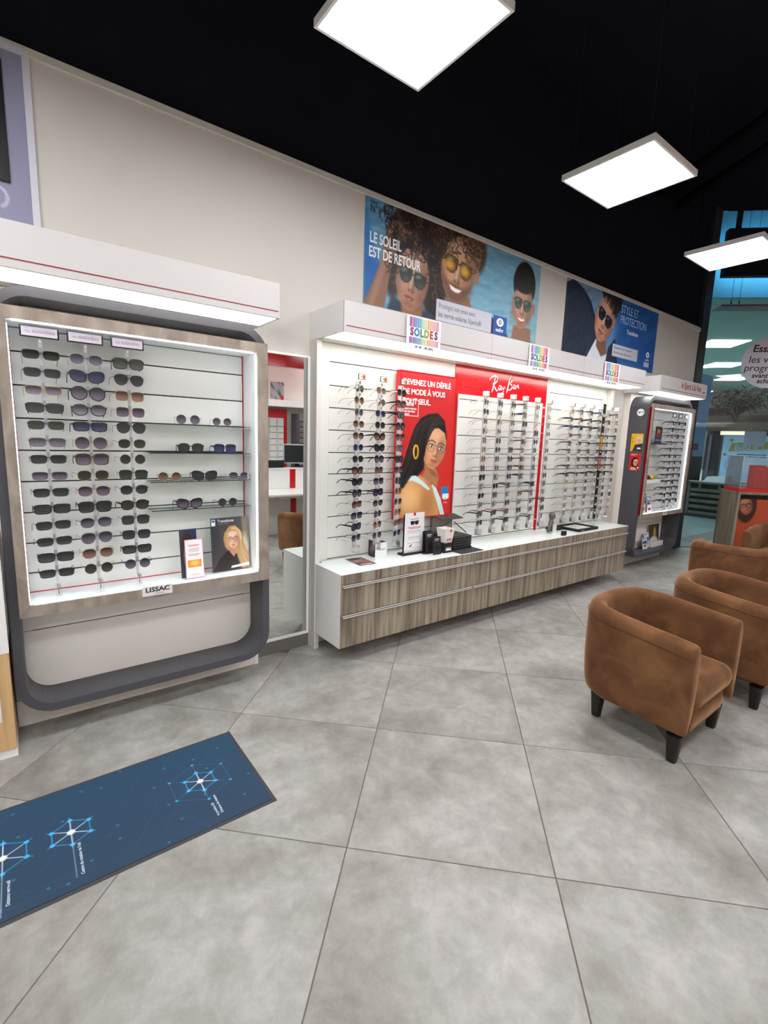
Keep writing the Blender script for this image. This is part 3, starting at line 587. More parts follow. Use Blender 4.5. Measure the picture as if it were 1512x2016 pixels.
# ================================================================ SHOWCASE (left one and right one share a builder)
def slatwall(parent,x0,x1,y,zb,zt,grooves,mt=WHT2,stile=0.0,groove_long=None,th=.016,back=GROOVE):
    """boards with real gaps over a dark backing; stiles close the ends"""
    B('groove_backing',back,parent,x0+.002,x1-.002,y+th*.6,y+th,zb+.002,zt-.002)
    zs=sorted(grooves); e=[zb]+[z for g in zs for z in (g-.0035,g+.0035)]+[zt]
    for a,b in zip(e[0::2],e[1::2]): B('slat_board',mt,parent,x0+stile,x1-stile,y,y+th*.8,a,b,bev=.0008)
    if stile:
        B('stile',mt,parent,x0,x0+stile-.001,y,y+th*.8,zb,zt); B('stile',mt,parent,x1-stile+.001,x1,y,y+th*.8,zb,zt)
GRV=[2.144,1.977,1.818,1.656,1.49,1.33,1.165,1.004,.84,.677]
def valance(dx,x0,x1,label,seams=(),light=True,name='light_valance'):
    t=thing(name,label,'valance',(x0,-.451,2.274)); L=x1-x0
    xs=[0]+[s-x0 for s in seams]+[L]
    for a,b in zip(xs[:-1],xs[1:]):
        B('fascia_board',FASCIA,t,a+.001,b-.001,0,.016,0,.19,bev=.001)
        B('red_stripe',REDL,t,(a+.02) if a==0 else a+.001,(b-.012) if b==L else b-.001,-.0012,.0005,.034,.0395)
        B('diffuser',STRIPL,t,a+.022,b-.022,.03,.275,.0015,.006)
        B('divider',WHITE,t,a+.004,a+.020,.018,.445,.0005,.012)
    for a in (0,L-.016): B('end_panel',WHITE,t,a,a+.016,.0165,.449,0,.19)
    B('top_panel',WHITE,t,.016,L-.016,.0165,.449,.174,.189)
    B('underside',mat('valance_under','e9e7dc',.5,noise=.02),t,.016,L-.016,.276,.449,.0008,.01)
    return t
def showcase(dx,which):
    t=thing('display_showcase',f'{which} sunglasses showcase: oak-framed lit box inside a rounded anthracite loop','showcase',(dx,0,0))
    B('back_panel',CREAM,t,-.10,1.255,-.08,-.001,.0,2.273,bev=.002)
    B('end_trim',WHITE,t,1.230,1.2555,-.094,-.0805,0,.16)
    B('skirt',CREAM,t,-.10,1.229,-.092,-.0805,0,.15,bev=.001)
    o=rrect(-.09,1.245,.155,2.24,.17,8); i=rrect(-.047,1.202,.198,2.197,.127,8)
    MB().ring(o,i,-.31,-.0805,'y').build('rounded_loop',RING,t)
    B('lower_panel',CREAM,t,-.045,1.20,-.0965,-.081,.535,.70); 
    MB().prism([(-.046,.53)]+[p for p in rrect(-.046,1.201,.199,.90,.126,8) if p[1]<=.53]+[(1.201,.53)],-.0965,-.081).build('lower_panel',CREAM,t)
    B('groove',GROOVE,t,-.004,1.162,-.0962,-.0805,.5305,.5345)
    B('upper_panel',CREAM,t,-.03,1.19,-.0965,-.081,2.09,2.19)
    # light box
    X0,X1,Z0,Z1=-.008,1.163,.746,2.085
    slatwall(t,X0+.006,X1-.006,-.112,Z0+.004,Z1-.004,[1.972,1.811,1.65,1.49,1.331,1.171,1.01,.851])
    for a in ((X0+.001,X0+.006,Z0,Z1),(X1-.006,X1-.001,Z0,Z1)): B('back_edge',REDP,t,a[0],a[1],-.115,-.10,a[2],a[3])
    B('back_edge',REDP,t,X0,X1,-.115,-.10,Z0-.0,Z0+.0045)
    BW=mat('box_inner_white','f0f3f4',.5,noise=.01)
    B('box_floor',BW,t,X0-.012,X1+.012,-.333,-.082,Z0-.016,Z0); B('box_top',BW,t,X0-.012,X1+.012,-.333,-.082,Z1,Z1+.016)
    for a,b,c_,d in ((X0-.006,X0,X0-.013,X0-.0065),(X1,X1+.006,X1+.0065,X1+.013)):
        B('box_side',BW,t,a,b,-.333,-.098,Z0,Z1); B('red_side',REDP,t,c_-.0,d,-.333,-.098,Z0-.017,Z1+.017)
    # LED profiles just behind the frame lip
    for a in ((X0+.0005,X0+.004,-.330,-.318,Z0+.02,Z1-.02),(X1-.004,X1-.0005,-.330,-.318,Z0+.02,Z1-.02),(X0+.02,X1-.02,-.330,-.316,Z1-.005,Z1-.001),(X0+.02,X1-.02,-.330,-.318,Z0+.001,Z0+.004)):
        B('led_profile',LEDM,t,*a)
    FX0,FX1,FZ0,FZ1=-.05,1.225,.69,2.14
    for poly in ([(FX0,FZ0),(X0,Z0),(X0,Z1),(FX0,FZ1)],[(FX1,FZ0),(FX1,FZ1),(X1,Z1),(X1,Z0)],[(FX0+.001,FZ1),(X0+.001,Z1),(X1-.001,Z1),(FX1-.001,FZ1)],[(FX0+.001,FZ0),(FX1-.001,FZ0),(X1-.001,Z0),(X0+.001,Z0)]):
        MB().prism(poly,-.352,-.334).build('frame_rail',OAKF,t)
    return t
sl=showcase(0,'left'); sr_=showcase(6.33,'right, small distant')
valance(0,-.135,1.26,'white lit valance over the left showcase, red line along its face')
v3=valance(0,6.19,7.57,'white lit valance over the right showcase, lettered in red')
text('le Sport à la Vue',.118,(.86,-.0015,.118),FRONT,mat('letter_red','b03a3a',.5),v3,.78,shear=.15,bold=.001); text('.com',.05,(1.27,-.0015,.085),FRONT,mat('letter_red'),v3,.9)
v2=valance(0,1.695,5.765,'long white lit valance over the drawer unit, carrying three sale cards',seams=(3.11,4.48))

# nameplate on left frame
def mk(name,label,cat,loc=(0,0,0),rz=0,group=None): return thing(name,label,cat,loc,rz,group)
DK=mat('ink_black','17141a',.5); DR=mat('ink_red','b8202c',.5); GY=mat('ink_grey','8c888c',.5); WI=mat('ink_white','f5f5f5',.5); BLU=mat('ink_blue','1565b8',.5)
t=mk('name_plate','white name plate with black LISSAC letters on the lower oak frame','sign',(.487,-.357,.704))
B('plate',mat('plate_white','e8e6e4',.4,noise=.01),t,0,.155,0,.0045,0,.056,bev=.001)
text('LISSAC',.036,(.078,-.0008,.034),FRONT,DK,t,1.15,bold=.0008); text("l'Opticien",.012,(.088,-.0008,.012),FRONT,GY,t)
MB().prism([(.105,.022),(.122,.044),(.127,.044),(.112,.022)],-.0012,-.0003).build('red_accent',DR,t)
t=mk('name_plate','small white name plate on the lower oak frame of the right showcase','sign',(6.9,-.357,.70)); B('plate',mat('plate_white','e8e6e4'),t,0,.12,0,.0045,0,.045,bev=.001); text('LISSAC',.028,(.06,-.0008,.024),FRONT,DK,t,1.1)

# left showcase rods + sunglasses
def head_estivales(t,z1):
    B('head_frame',FC['black'],t,-.077,.077,-.006,.002,z1+.010,z1+.063,bev=.002); B('head_card',mat('card_lilac','cdbfc8',.5,noise=.02),t,-.070,.070,-.0072,-.0055,z1+.016,z1+.057)
    text('les',.018,(-.045,-.0076,z1+.036),FRONT,GY,t); text('estivales',.028,(.016,-.0076,z1+.039),FRONT,GY,t,.95)
    B('neck',ROD,t,-.006,.006,.004,.010,z1-.01,z1+.02)
rz_l=[1.9485-.0827*i for i in range(14)]
colspec=[
 [('rectangular','gunmetal','green'),('rectangular','gunmetal','grey'),('rectangular','gold','violet'),('rectangular','black','grey'),('rectangular','gunmetal','green'),('rectangular','black','violet'),('rectangular','gunmetal','green'),('rectangular','silver','violet')]+[('rectangular','black','grey')]*6,
 [('oval','silver','violet'),('cat-eye','black','blue'),('large round','black','violet'),('oval','black','violet'),('rectangular','black','blue'),('large round','gold','violet'),('square','brown','violet'),('oval','gold','green'),('oval','red','violet'),('square','black','green'),('oval','gunmetal','violet'),('pilot','silver','violet'),('oval','gold','brown'),('round','gold','green')],
 [('square','black','green'),('pilot','black','grey'),('square','gold','brown'),('square','gold','violet'),('pilot','black','grey'),('oval','gold','green'),('round','silver','green'),('square','black','green'),('oval','black','grey'),('oval','black','green'),('square','black','grey'),('square','navy','grey'),('rectangular','black','grey'),('round','gunmetal','violet')]]
for ci,(x,nm) in enumerate(zip((.119,.309,.502),('left','middle','right'))):
    xx=x*2.884/2.964
    t=rod(xx,-.26,.80,2.015,rz_l,f'{nm} sunglasses rod in the left showcase, headed by a framed card','display rods in the left showcase',-.112,head_estivales,front_clip=True,base=False,postw=.014)
    B('tip_block',ACR,t,-.013,.013,-.03,-.018,.76,.825,bev=.001); MB().lathe([(.009,0),(.009,.002)],0,0,12).build('tip_disc',CLIPD,t,(0,-.0305,.812),(R(90),0,0)); B('tip_mark',DK,t,-.0015,.0015,-.0312,-.030,.768,.795)
    MB().bbox(-.006,.006,-.018,.018,.80,.81,b=.001).build('tip_arm',ACR,t)
    for r in range(14):
        st,fc,lc=colspec[ci][r]; th=(fc in('black','brown','navy') and (ci==1 or r%3==0))
        glasses(st,fc,lc,th,(xx,-.26,rz_l[r]),R(random.uniform(-3,9)),f'{ORD[r]} from top on the {nm} rod of the left showcase','sunglasses on the rods of the left showcase',1.09 if ci<2 else 1.04,R(random.uniform(-4,4)),.84)
# glass shelves + what stands on them
for k,z in enumerate((1.65,1.488,1.325,1.162)):
    t=mk('glass_shelf',f'{["top","second","third","lowest"][k]} clear glass shelf in the left showcase, right half','shelf',(.575,-.25,z),0,'glass shelves in the left showcase')
    B('pane',SHELFG,t,0,.576,.001,.135,-.005,.0); B('front_edge',EDGEG,t,0,.576,0,.001,-.005,0)
sh=[(.79,1.65,'round','silver','violet',0,1.06),(.985,1.65,'round','gold','violet',0,.9),(.80,1.488,'oval','black','grey',1,1.03),(1.0,1.488,'square','navy','blue',1,.97),(.68,1.325,'round','gold','brown',0,1.0),(.875,1.325,'cat-eye','black','grey',1,1.03),(1.085,1.325,'oval','silver','violet',0,.95),(.785,1.162,'cat-eye','black','violet',1,1.05),(1.01,1.162,'round','gunmetal','grey',0,.95)]
pos=['left pair on the top','right pair on the top','left pair on the second','right pair on the second','left pair on the third','middle pair on the third','right pair on the third','left pair on the lowest','right pair on the lowest']
for (x,z,st,fc,lc,th,s),p_ in zip(sh,pos):
    glasses(st,fc,lc,th,(x,-.23,z+(LENS[st][1]+(.0045 if th else .0016))*s+.0005),R(random.uniform(-14,4)),f'{p_} glass shelf of the left showcase','sunglasses standing on glass shelves',s,0,.72)

# counter cards in the left showcase
cv=card_blonde()
t=mk('counter_card','photo card of a blonde woman in glasses, standing in the left showcase','counter card',(.905,-.245,.7535)); t.rotation_euler=(R(-4),0,R(4))
sheet('card',cv,(.243,.335),(0,0,0),(0,0,0),t,edge='2a2a2a'); text('Transitions',.026,(.095,-.001,.315),FRONT,WI,t,.9); text('Signature GEN 8',.010,(.08,-.001,.296),FRONT,GY,t)
MB().tube([(.12,.004,.2),(.12,.07,.004)],.003,6).build('easel_strut',GY,t)
t=mk('leaflet_holder','pink-edged acrylic leaflet holder with red lettering in the left showcase','leaflet holder',(.742,-.285,.753)); t.rotation_euler=(R(-6),0,R(3))
cv=Cv(.1,.225,500,'f2eeee'); cv.rect(.01,.12,.09,.165,'ee8a35'); cv.ell(.05,.14,.025,.015,'f7c06a',.8)
for k,y in enumerate((.03,.036,.05,.057,.063,.07,.085,.092,.175,.182)): cv.rect(.015+(k%3)*.005,y,.085-(k%2)*.008,y+.0028,'c8485a' if k in(0,1,6,7) else 'a9a4a8')
sheet('leaflet',cv,(.1,.225),(0,0,0),(0,0,0),t); text('LISSAC',.018,(.05,-.001,.017),FRONT,DR,t)
PK=mat('pink_acrylic_edge','d88a9c',.3); MB().ring([(-.003,-.003),(.103,-.003),(.103,.228),(-.003,.228)],[(0,0),(.1,0),(.1,.225),(0,.225)],-.002,.004,'y').build('holder_rim',PK,t)
B('pocket',ACR,t,-.003,.103,.0045,.03,-.003,.12); 
cv=Cv(.1,.12,400,'2a2f52'); cv.rect(0,0,.03,.12,'3b3f44'); cv.ell(.045,.07,.026,.04,'c98a5e',.2); cv.ell(.045,.03,.03,.02,'3a2620',.3)
sheet('rear_leaflet',cv,(.1,.29),(-.02,.032,-.002),(0,0,0),t)

# ================================================================ MIRROR between showcase and wall unit
t=mk('wall_mirror','tall narrow wall mirror in a thin white frame beside the left showcase','mirror',(1.269,0,.10))
B('silvered_glass',MIRROR,t,0,.40,-.012,-.004,.02,2.05)
for a in ((-.005,.425,0,.02),(-.005,.425,2.05,2.066),(-.005,.006,.02,2.05),(.404,.425,.02,2.05)): B('frame_strip',WHITE,t,a[0],a[1],-.02,-.001,a[2],a[3],bev=.001)

# ================================================================ LONG WALL UNIT
wu=mk('wall_unit','long white slotted wall unit with posts and a red middle panel','wall unit')
B('post',GREYP,wu,1.695,1.735,-.109,-.001,0,2.273,bev=.002); B('post',WHITE,wu,1.7352,1.758,-.06,-.001,0,2.273)
B('post',GREYP,wu,5.70,5.765,-.109,-.001,.673,2.273,bev=.002); B('post',GREYP,wu,5.735,5.765,-.105,-.001,0,.672); B('kickboard',GREYP,wu,1.76,5.69,-.012,-.001,0,.128)
slatwall(wu,1.7585,3.108,-.05,.66,2.273,GRV,stile=.075)
B('red_panel',REDP,wu,3.1085,4.482,-.052,-.034,.64,2.273)
slatwall(wu,3.15,4.405,-.069,.70,2.02,[z for z in GRV if z<2],stile=.012,th=.016)
slatwall(wu,4.4825,5.699,-.05,.66,2.273,GRV,stile=.06)
B('rear_board',GREYP,wu,1.759,5.699,-.033,-.002,.129,2.27)
# script logo on red panel
def ribbon(parent,strokes,ox,oz,s,y,mt,name='script_logo',wd=.011):
    mb=MB()
    for st in strokes: mb.tube([(ox+p[0]*s,y,oz+p[1]*s) for p in st],[wd*s*10*(.6+.5*math.sin(PI*i/(len(st)-1)))*.1 for i in range(len(st))],6)
    for i,v in enumerate(mb.v): mb.v[i]=(v[0],y+(v[1]-y)*.12,v[2])
    return mb.build(name,mt,parent)
Rl=[[(.0,.72),(.25,.98),(.62,1.1),(.92,1.0),(.88,.72),(.62,.52),(.40,.50)],[(.66,.98),(.55,.5),(.42,.05),(.36,-.12)],[(.50,.50),(.66,.25),(.90,.02),(1.02,.10)]]
Al=[[(1.35,.42),(1.18,.44),(1.08,.25),(1.2,.1),(1.34,.25),(1.38,.42),(1.36,.15),(1.48,.12)],[(1.55,.45),(1.52,.25),(1.65,.2),(1.76,.45),(1.68,.05),(1.55,-.1)],[(1.86,.32),(1.93,.32)]]
Bl=[[(2.35,1.15),(2.22,.6),(2.1,.1),(2.02,-.05)],[(2.28,1.0),(2.48,1.28),(2.68,1.1),(2.55,.82),(2.3,.68),(2.6,.62),(2.66,.38),(2.42,.2),(2.18,.22)]]
Nl=[[(3.0,.62),(2.84,.64),(2.76,.46),(2.88,.34),(3.02,.46),(3.04,.62),(3.04,.38),(3.14,.36)],[(3.22,.66),(3.2,.42),(3.3,.62),(3.4,.68),(3.42,.45),(3.52,.46)]]
ribbon(wu,Rl+Al+Bl+Nl,3.56,2.085,.128,-.0545,mat('script_white','ffffff',.4),wd=.062)

# drawer unit
du=mk('drawer_unit','wall-hung white counter with grey-brown woodgrain drawers and a glossy top','drawer unit')
B('carcass',WHITE,du,1.703,5.73,-.447,-.110,.134,.64,bev=.001); 
B('side_panel',WHITE,du,1.70,1.7025,-.459,-.110,.133,.665); B('counter_top',GLOSSW,du,1.7,5.733,-.461,-.110,.6655,.671,bev=.001); B('counter_top',GLOSSW,du,1.7595,5.699,-.1099,-.071,.6655,.671); B('top_core',WHITE,du,1.703,5.73,-.446,-.110,.6405,.665)
XS=[1.704,3.035,4.368,5.73]
for a,b in zip(XS[:-1],XS[1:]):
    B('top_rail',ZEB,du,a+(.0 if a<2 else .001),b-.001,-.460,-.4475,.597,.665)
    for z0,z1 in ((.134,.373),(.377,.592)):
        d=MB().bbox(a+.001,b-.0015,-.460,-.4475,z0,z1,b=.0012).build('drawer_front',ZEB,du)
        MB().box(a+.012,b-.006,-.478,-.4605,z1-.007,z1-.003).box(a+.012,b-.006,-.478,-.476,z1-.016,z1-.003).build('handle_strip',ALU,d)

# poster lightbox: woman on red
cv=poster_red()
t=mk('wall_poster','red framed poster of a black-haired woman wearing wire glasses','poster',(2.43,-.12,.945))
sheet('print',cv,(.626,1.19),(.006,0,.006),(0,0,0),t,PRINT,edge='c01820')
MB().ring([(0,0),(.638,0),(.638,1.202),(0,1.202)],[(.008,.008),(.630,.008),(.630,1.194),(.008,1.194)],-.004,.04,'y').build('frame',REDP,t); B('backing',REDP,t,.006,.632,.0035,.05,.006,1.196); 
for k,s in enumerate(('DEVENEZ UN DÉFILÉ','DE MODE À VOUS','TOUT SEUL.')): text(s,.062,(.035,-.002,1.115-.075*k),FRONT,WI,t,.92,'LEFT',bold=.0012)
text('2ème',.05,(.055,-.002,.945),FRONT,WI,t,.9,'LEFT',bold=.001)
for k,s in enumerate(('PAIRE À VOTRE VUE','AVEC DES VERRES','ESSILOR*')): text(s,.018,(.055,-.002,.905-.022*k),FRONT,WI,t,.8,'LEFT',bold=.0005)
text('essilor',.016,(.57,-.002,.115),FRONT,WI,t); MB().lathe([(.014,0),(.014,.0006)],0,0,16,sx=1.5).build('eye_mark',WI,t,(.565,-.0025,.155),(R(90),0,0)); MB().lathe([(.007,0),(.007,.0006)],0,0,12).build('eye_mark',BLU,t,(.565,-.0034,.155),(R(90),0,0))

# rods on the wall unit
def head_frame(t,z1):
    B('head_sign',FC['black'],t,-.012,.052,-.004,.004,z1+.01,z1+.05,bev=.001); cvh=Cv(.06,.036,500,'efe9da'); cvh.rect(.034,.004,.056,.034,'cf5a48'); cvh.rect(.026,.01,.036,.03,'e0b040')
    sheet('head_print',cvh,(.058,.034),(-.009,-.005,z1+.013),(0,0,0),t,thick=.0008); text('HERLOT',.010,(.02,-.0056,z1+.03),FRONT,GY,t)
def head_cube(t,z1):
    MB().bbox(-.025,.021,-.012,.03,z1-.002,z1+.040,b=.003).build('head_cube',CLIPW,t); B('head_edge',FC['black'],t,.0212,.0245,-.013,.031,z1-.003,z1+.041); B('head_mark',GY,t,-.012,.01,-.0135,-.012,z1+.016,z1+.02)
rz_m=[1.953-.0834*i for i in range(14)]
S25=R(24); groups=[]
pal_a=[('round','gunmetal','grey',0),('round','gold','brown',0),('round','silver','violet',0),('oval','gold','brown',0),('oval','gunmetal','brown',0),('oval','silver','blue',0),('oval','black','grey',0),('cat-eye','black','brown',1),('cat-eye','black','grey',1),('round','black','violet',1),('square','brown','brown',0),('square','black','violet',0),('square','black','blue',1),('oval','black','violet',0)]
rods=[(1.962,'a'),(2.155,'a'),(2.35,'a'),(3.32,'b'),(3.512,'b'),(3.70,'b'),(3.885,'c'),(4.075,'b'),(4.272,'b'),(4.684,'c'),(4.874,'c'),(5.064,'c'),(5.251,'c'),(5.446,'c'),(5.62,'c')]
for ri,(x,kd) in enumerate(rods):
    t=rod(x,-.25,.79,2.005,rz_m,f'{ORD[ri]} eyewear rod from the left on the long wall unit','display rods on the long wall unit',-.05 if kd=='a' or x>4.45 else -.069,head_frame if ri<3 else head_cube)
    for r in range(14):
        if kd=='a': st,fc,lc,th=pal_a[(r+3*ri)%14] if ri else pal_a[r]
        elif kd=='b':
            st=random.choice(['round','pilot','oval','large round','round']); fc=random.choice(['silver','gold','clear','gunmetal'] if r<8 else ['black','gunmetal','tortoise','black']); lc=random.choice(['green','grey','violet','grey'] if (r+ri)%3 else ['demo','brown','demo']); th=1 if fc in('black','tortoise') and random.random()<.6 else 0
            if ri==4 and r==12: fc,th='tortoise',1
            if ri==7 and r in (5,): fc,lc='navy','blue'
        else:
            st=random.choice(['rectangular','square','oval','cat-eye']); fc=random.choice(['black','black','black','brown','tortoise','black','navy','red' if r==3 else 'black'] if r<9 else ['gunmetal','black','gold','brown']); lc='demo' if random.random()<.72 else random.choice(['grey','brown']); th=1 if r<9 and random.random()<.8 else 0
            if ri==9 and r==0: st,fc,th='square','clear',1
        glasses(st,fc,lc,th,(x,-.25,rz_m[r]),S25+R(random.uniform(-5,5)),f'{ORD[r]} from top, {ORD[ri]} eyewear rod from the left on wall unit','eyewear on the rods of the long wall unit',1.0,R(random.uniform(-5,3)))
# mirror reflection by the right post, built in as a dark patched strip
t=mk('reflection_strip','mirror reflection painted as a narrow dark strip with coloured patches beside the right post','strip',(5.645,-.06,.70)); B('strip',BLACK,t,0,.05,0,.008,0,1.40)
for k in range(12): B('tag',mat('reflected_pale',random.choice(['d8d6d2']),.5),t,.004,.046,-.001,.0,.06+k*.108,.085+k*.108)
B('sticker',mat('reflected_yellow','d9a82a',.5),t,-.006,.053,-.003,-.0015,.85,1.02); B('sticker',mat('reflected_pink','d87c82',.5),t,-.006,.053,-.003,-.0015,.62,.79)  # pale, yellow and pink pieces paint what the mirrored panel would show

# sale cards on the valance
SC=['7d3f8f','b0327a','4f78b8','3f6fb0','5a9fc0','4f9f8a','6fae4a','8fae3a','d8a52a','e0842a','d8603a','c93a3a','b52a4a','c02a6a']
for k,(x0,x1) in enumerate(((2.20,2.525),(3.583,3.878),(4.845,5.152))):
    t=mk('sale_card',f'rainbow-striped SOLDES sale card hanging at the {["left end","middle","right end"][k]} of the long valance','sale card',(x0,-.464,2.238),0,'SOLDES sale cards on the valance')
    W,H=x1-x0,.222; cv=Cv(W,H,420,'f0eef0'); n=26; bw=(W-.05)/n
    for b in range(n):
        xx=.025+b*bw; cc=SC[int(b*len(SC)/n)]; q=bw*random.choice([.45,.6,.8]); cv.rect(xx,.008,xx+q,.075,cc); cv.rect(xx,.142,xx+q,.185,cc)
    sheet('card',cv,(W,H),(0,0,0),(0,0,0),t,edge='e8e8e8',thick=.002)
    for q,(ch,cc) in enumerate(zip('SOLDES',('8e2458','2f7fb5','3f8f5a','8ea22a','c9362a','6b2a6a'))): text(ch,.072,(W*(.145+.142*q),-.0015,.113),FRONT,mat('ink_'+cc,cc,.5),t,.88,bold=.003)
    text('-20  -30     -40  -50 %',.02,(W/2,-.0015,.018),FRONT,DK,t,1)
# items on the counter
TZ=.6716
cv=Cv(.2,.26,350,'6e625c'); cv.ell(.09,.09,.05,.06,'b98a70',.5); cv.ell(.09,.04,.06,.04,'2e2320',.5); cv.ell(.13,.16,.07,.06,'8f5c50',.6); cv.ell(.06,.2,.06,.04,'3d3a44',.6); cv.line([(.05,.22),(.16,.23)],.014,'e6dede')
t=sheet('flyer',cv,(.15,.225),(1.945,-.335,TZ+.0016),(R(-90),0,R(-2)),None,thick=.0015); tag(t,'loose printed photo flyer lying flat at the left end of the counter','flyer')
t=mk('leaflet_box','clear and white acrylic box marked LISSAC holding leaflets on the counter','leaflet holder',(2.19,-.19,TZ))
B('front_plate',mat('box_white','eef0ee',.3),t,0,.115,0,.004,0,.115); B('side_plate',ACR,t,0,.004,.0045,.10,0,.115); B('side_plate',ACR,t,.111,.115,.0045,.10,0,.115); B('base',ACR,t,.0045,.1105,.0045,.10,0,.004)
cv=Cv(.1,.15,300,'2a201e'); cv.ell(.05,.09,.03,.04,'b07050',.6); sheet('leaflet',cv,(.09,.125),(.004,.10,.005),(0,0,R(-90)),t,thick=.008,edge='1c1616'); B('rear_plate',mat('box_white'),t,.01,.105,.101,.105,0,.125); text('LISSAC',.022,(.068,-.001,.06),FRONT,GY,t)
cv=Cv(.21,.33,420,'e4e2e2'); cv.rect(.09,.0,.115,.025,'c8202a')
for y,a,b,cc in ((.05,.06,.15,'8c8890'),(.118,.03,.18,'cc6a70'),(.128,.045,.165,'cc6a70'),(.15,.03,.18,'aaa6ac'),(.165,.03,.18,'c0bcc0'),(.20,.04,.17,'aaa6ac'),(.215,.04,.17,'c0bcc0'),(.25,.03,.18,'b8b4b8'),(.29,.07,.17,'c4c0c4'),(.315,.04,.18,'c4c0c4')): cv.rect(a,y,b,y+.006,cc)
for xx in (.082,.126): cv.ell(xx,.085,.021,.017,'161416',.1)
cv.line([(.06,.073),(.15,.073)],.006,'161416'); cv.ell(.07,.275,.016,.006,'3a3638',.3,-35)
t=mk('sign_stand','white printed sign showing black sunglasses in a black stand on counter','sign stand',(2.445,-.235,TZ)); B('foot',BLACK,t,-.03,.24,-.03,.05,0,.014,bev=.002); sheet('card',cv,(.21,.33),(0,0,.014),(0,0,0),t,thick=.005,edge='4a4a4a'); B('side_rail',BLACK,t,-.006,-.0005,0,.012,.014,.33)
def darkcard(w_,h_,n=500):
    c=Cv(w_,h_,n,'29272a'); c.rect(w_*.25,h_*.12,w_*.8,h_*.18,'b8b4b8'); c.rect(w_*.25,h_*.21,w_*.72,h_*.25,'98949a'); c.ell(w_*.55,h_*.65,w_*.28,h_*.16,'161416',.2); return c
t=mk('leaflet_card','black folded leaflet standing in front, beside the white cup on counter','leaflet',(2.655,-.365,TZ)); sheet('card',darkcard(.09,.155),(.088,.15),(0,0,.001),(R(-7),0,0),t,thick=.004,edge='1a1a1a')
t=mk('leaflet_card','black leaflet standing behind the front black leaflet on counter','leaflet',(2.62,-.312,TZ)); sheet('card',darkcard(.09,.155),(.088,.185),(0,0,.001),(R(-7),0,0),t,thick=.004,edge='1a1a1a')
t=mk('leaflet_rack','black stand holding the dark leaflets beside the sign stand','leaflet holder',(2.61,-.277,TZ)); B('rack_back',BLACK,t,0,.095,0,.006,0,.19); B('rack_base',BLACK,t,0,.095,-.02,.0,0,.006)
t=mk('paper_cup','white square-sided cup with small red label standing on a black box','cup',(2.83,-.315,TZ+.085)); 
v=[]; 
for z,h in ((0,.040),(.12,.055),(.12,.050),(.01,.036)): v+=[(-h,-h,z),(h,-h,z),(h,h,z),(-h,h,z)]
MB().add(v,[(3,2,1,0)]+[(4*i+a,4*i+(a+1)%4,4*i+4+(a+1)%4,4*i+4+a) for i in range(3) for a in range(4)]+[(12,13,14,15)]).build('cup_body',mat('cup_white','e4e0de',.4,noise=.01),t)
text('RAY-BAN',.014,(.0,-.0455,.03),(R(97),0,0),DR,t,bold=.0006); text('AUTHENTICS',.011,(.0,-.044,.016),(R(97),0,0),DR,t); B('label_mark',DR,t,.0,.02,-.0548,-.0535,.095,.113)
t=mk('plinth_box','black box with small red and white lettering under the white cup','box',(2.83,-.315,TZ)); MB().bbox(-.05,.05,-.045,.045,0,.084,b=.003).build('box_body',BLACK,t); B('box_label',WI,t,-.03,.03,-.0462,-.045,.02,.045); text('RAY-BAN',.014,(0,-.0466,.038),FRONT,DR,t,bold=.0006)
# tray case with lid and mirror
t=mk('tray_case','open black stacked presentation tray case with flap and raised lid on counter','case',(3.0,-.24,TZ),R(2))
for k in range(5): B('tray',mat('tray_black','19191b',.4,noise=.05),t,-.10,.135,-.10,.13,.012+.022*k,.030+.022*k,bev=.003)
B('flap',mat('flap_grey','2e2d2f',.6,noise=.05),t,-.12,.16,-.215,-.101,.0,.006); B('base',BLACK,t,-.12,.15,-.10,.14,0,.011)
cv=Cv(.2,.2,200,'222224'); cv.tex(.6,60,40,None,5,'5a5a5c'); sheet('top_print',cv,(.21,.20),(-.09,-.085,.1235),(R(-90),0,0),t,thick=.001)
B('lid',mat('lid_mirror','9c9690',.1,metal=.6,noise=.2,nscale=10),t,-.12,.135,.141,.150,.0,.27); MB().add([(-.13,.14,.272),(.145,.14,.272),(.155,.03,.247),(-.12,.03,.247),(-.13,.14,.278),(.145,.14,.278),(.155,.03,.253),(-.12,.03,.253)],[(0,1,2,3),(7,6,5,4),(0,4,5,1),(1,5,6,2),(2,6,7,3),(3,7,4,0)]).build('lid_flap',mat('flap_grey'),t)
MB().tube([(.14,.12,.2),(.15,-.02,.125)],.004,6).build('strut',BLACK,t)
# faceted head stand, small black card, trays
t=mk('head_stand','small dark abstract figure eyewear stand on the counter before the rods','stand',(4.43,-.27,TZ))
MB().lathe([(.0,.145),(.022,.15),(.034,.17),(.036,.19),(.028,.212),(.0,.222)],.01,0,10,sx=1,sy=1).build('head',mat('grey_resin','5b5654',.5,noise=.1),t)
MB().tube([(0,0,.15),(0,0,.09),(.03,.01,.022)],[.02,.03,.018],8).build('torso',mat('grey_resin'),t); MB().tube([(-.06,-.01,.02),(-.03,-.01,.08),(-.01,0,.13)],[.02,.022,.02],8).build('arm',mat('grey_resin'),t)
B('mirror_plate',ALU,t,-.02,.045,-.04,-.036,.0,.10)
t=mk('small_card','tiny black card leaning in front of the figure stand on the counter','card',(4.42,-.43,TZ)); B('card_board',BLACK,t,0,.06,0,.03,0,.045,bev=.002)
t=mk('tray','black rimmed tray with a pale insert lying near the right counter end','tray',(4.96,-.25,TZ),R(0))
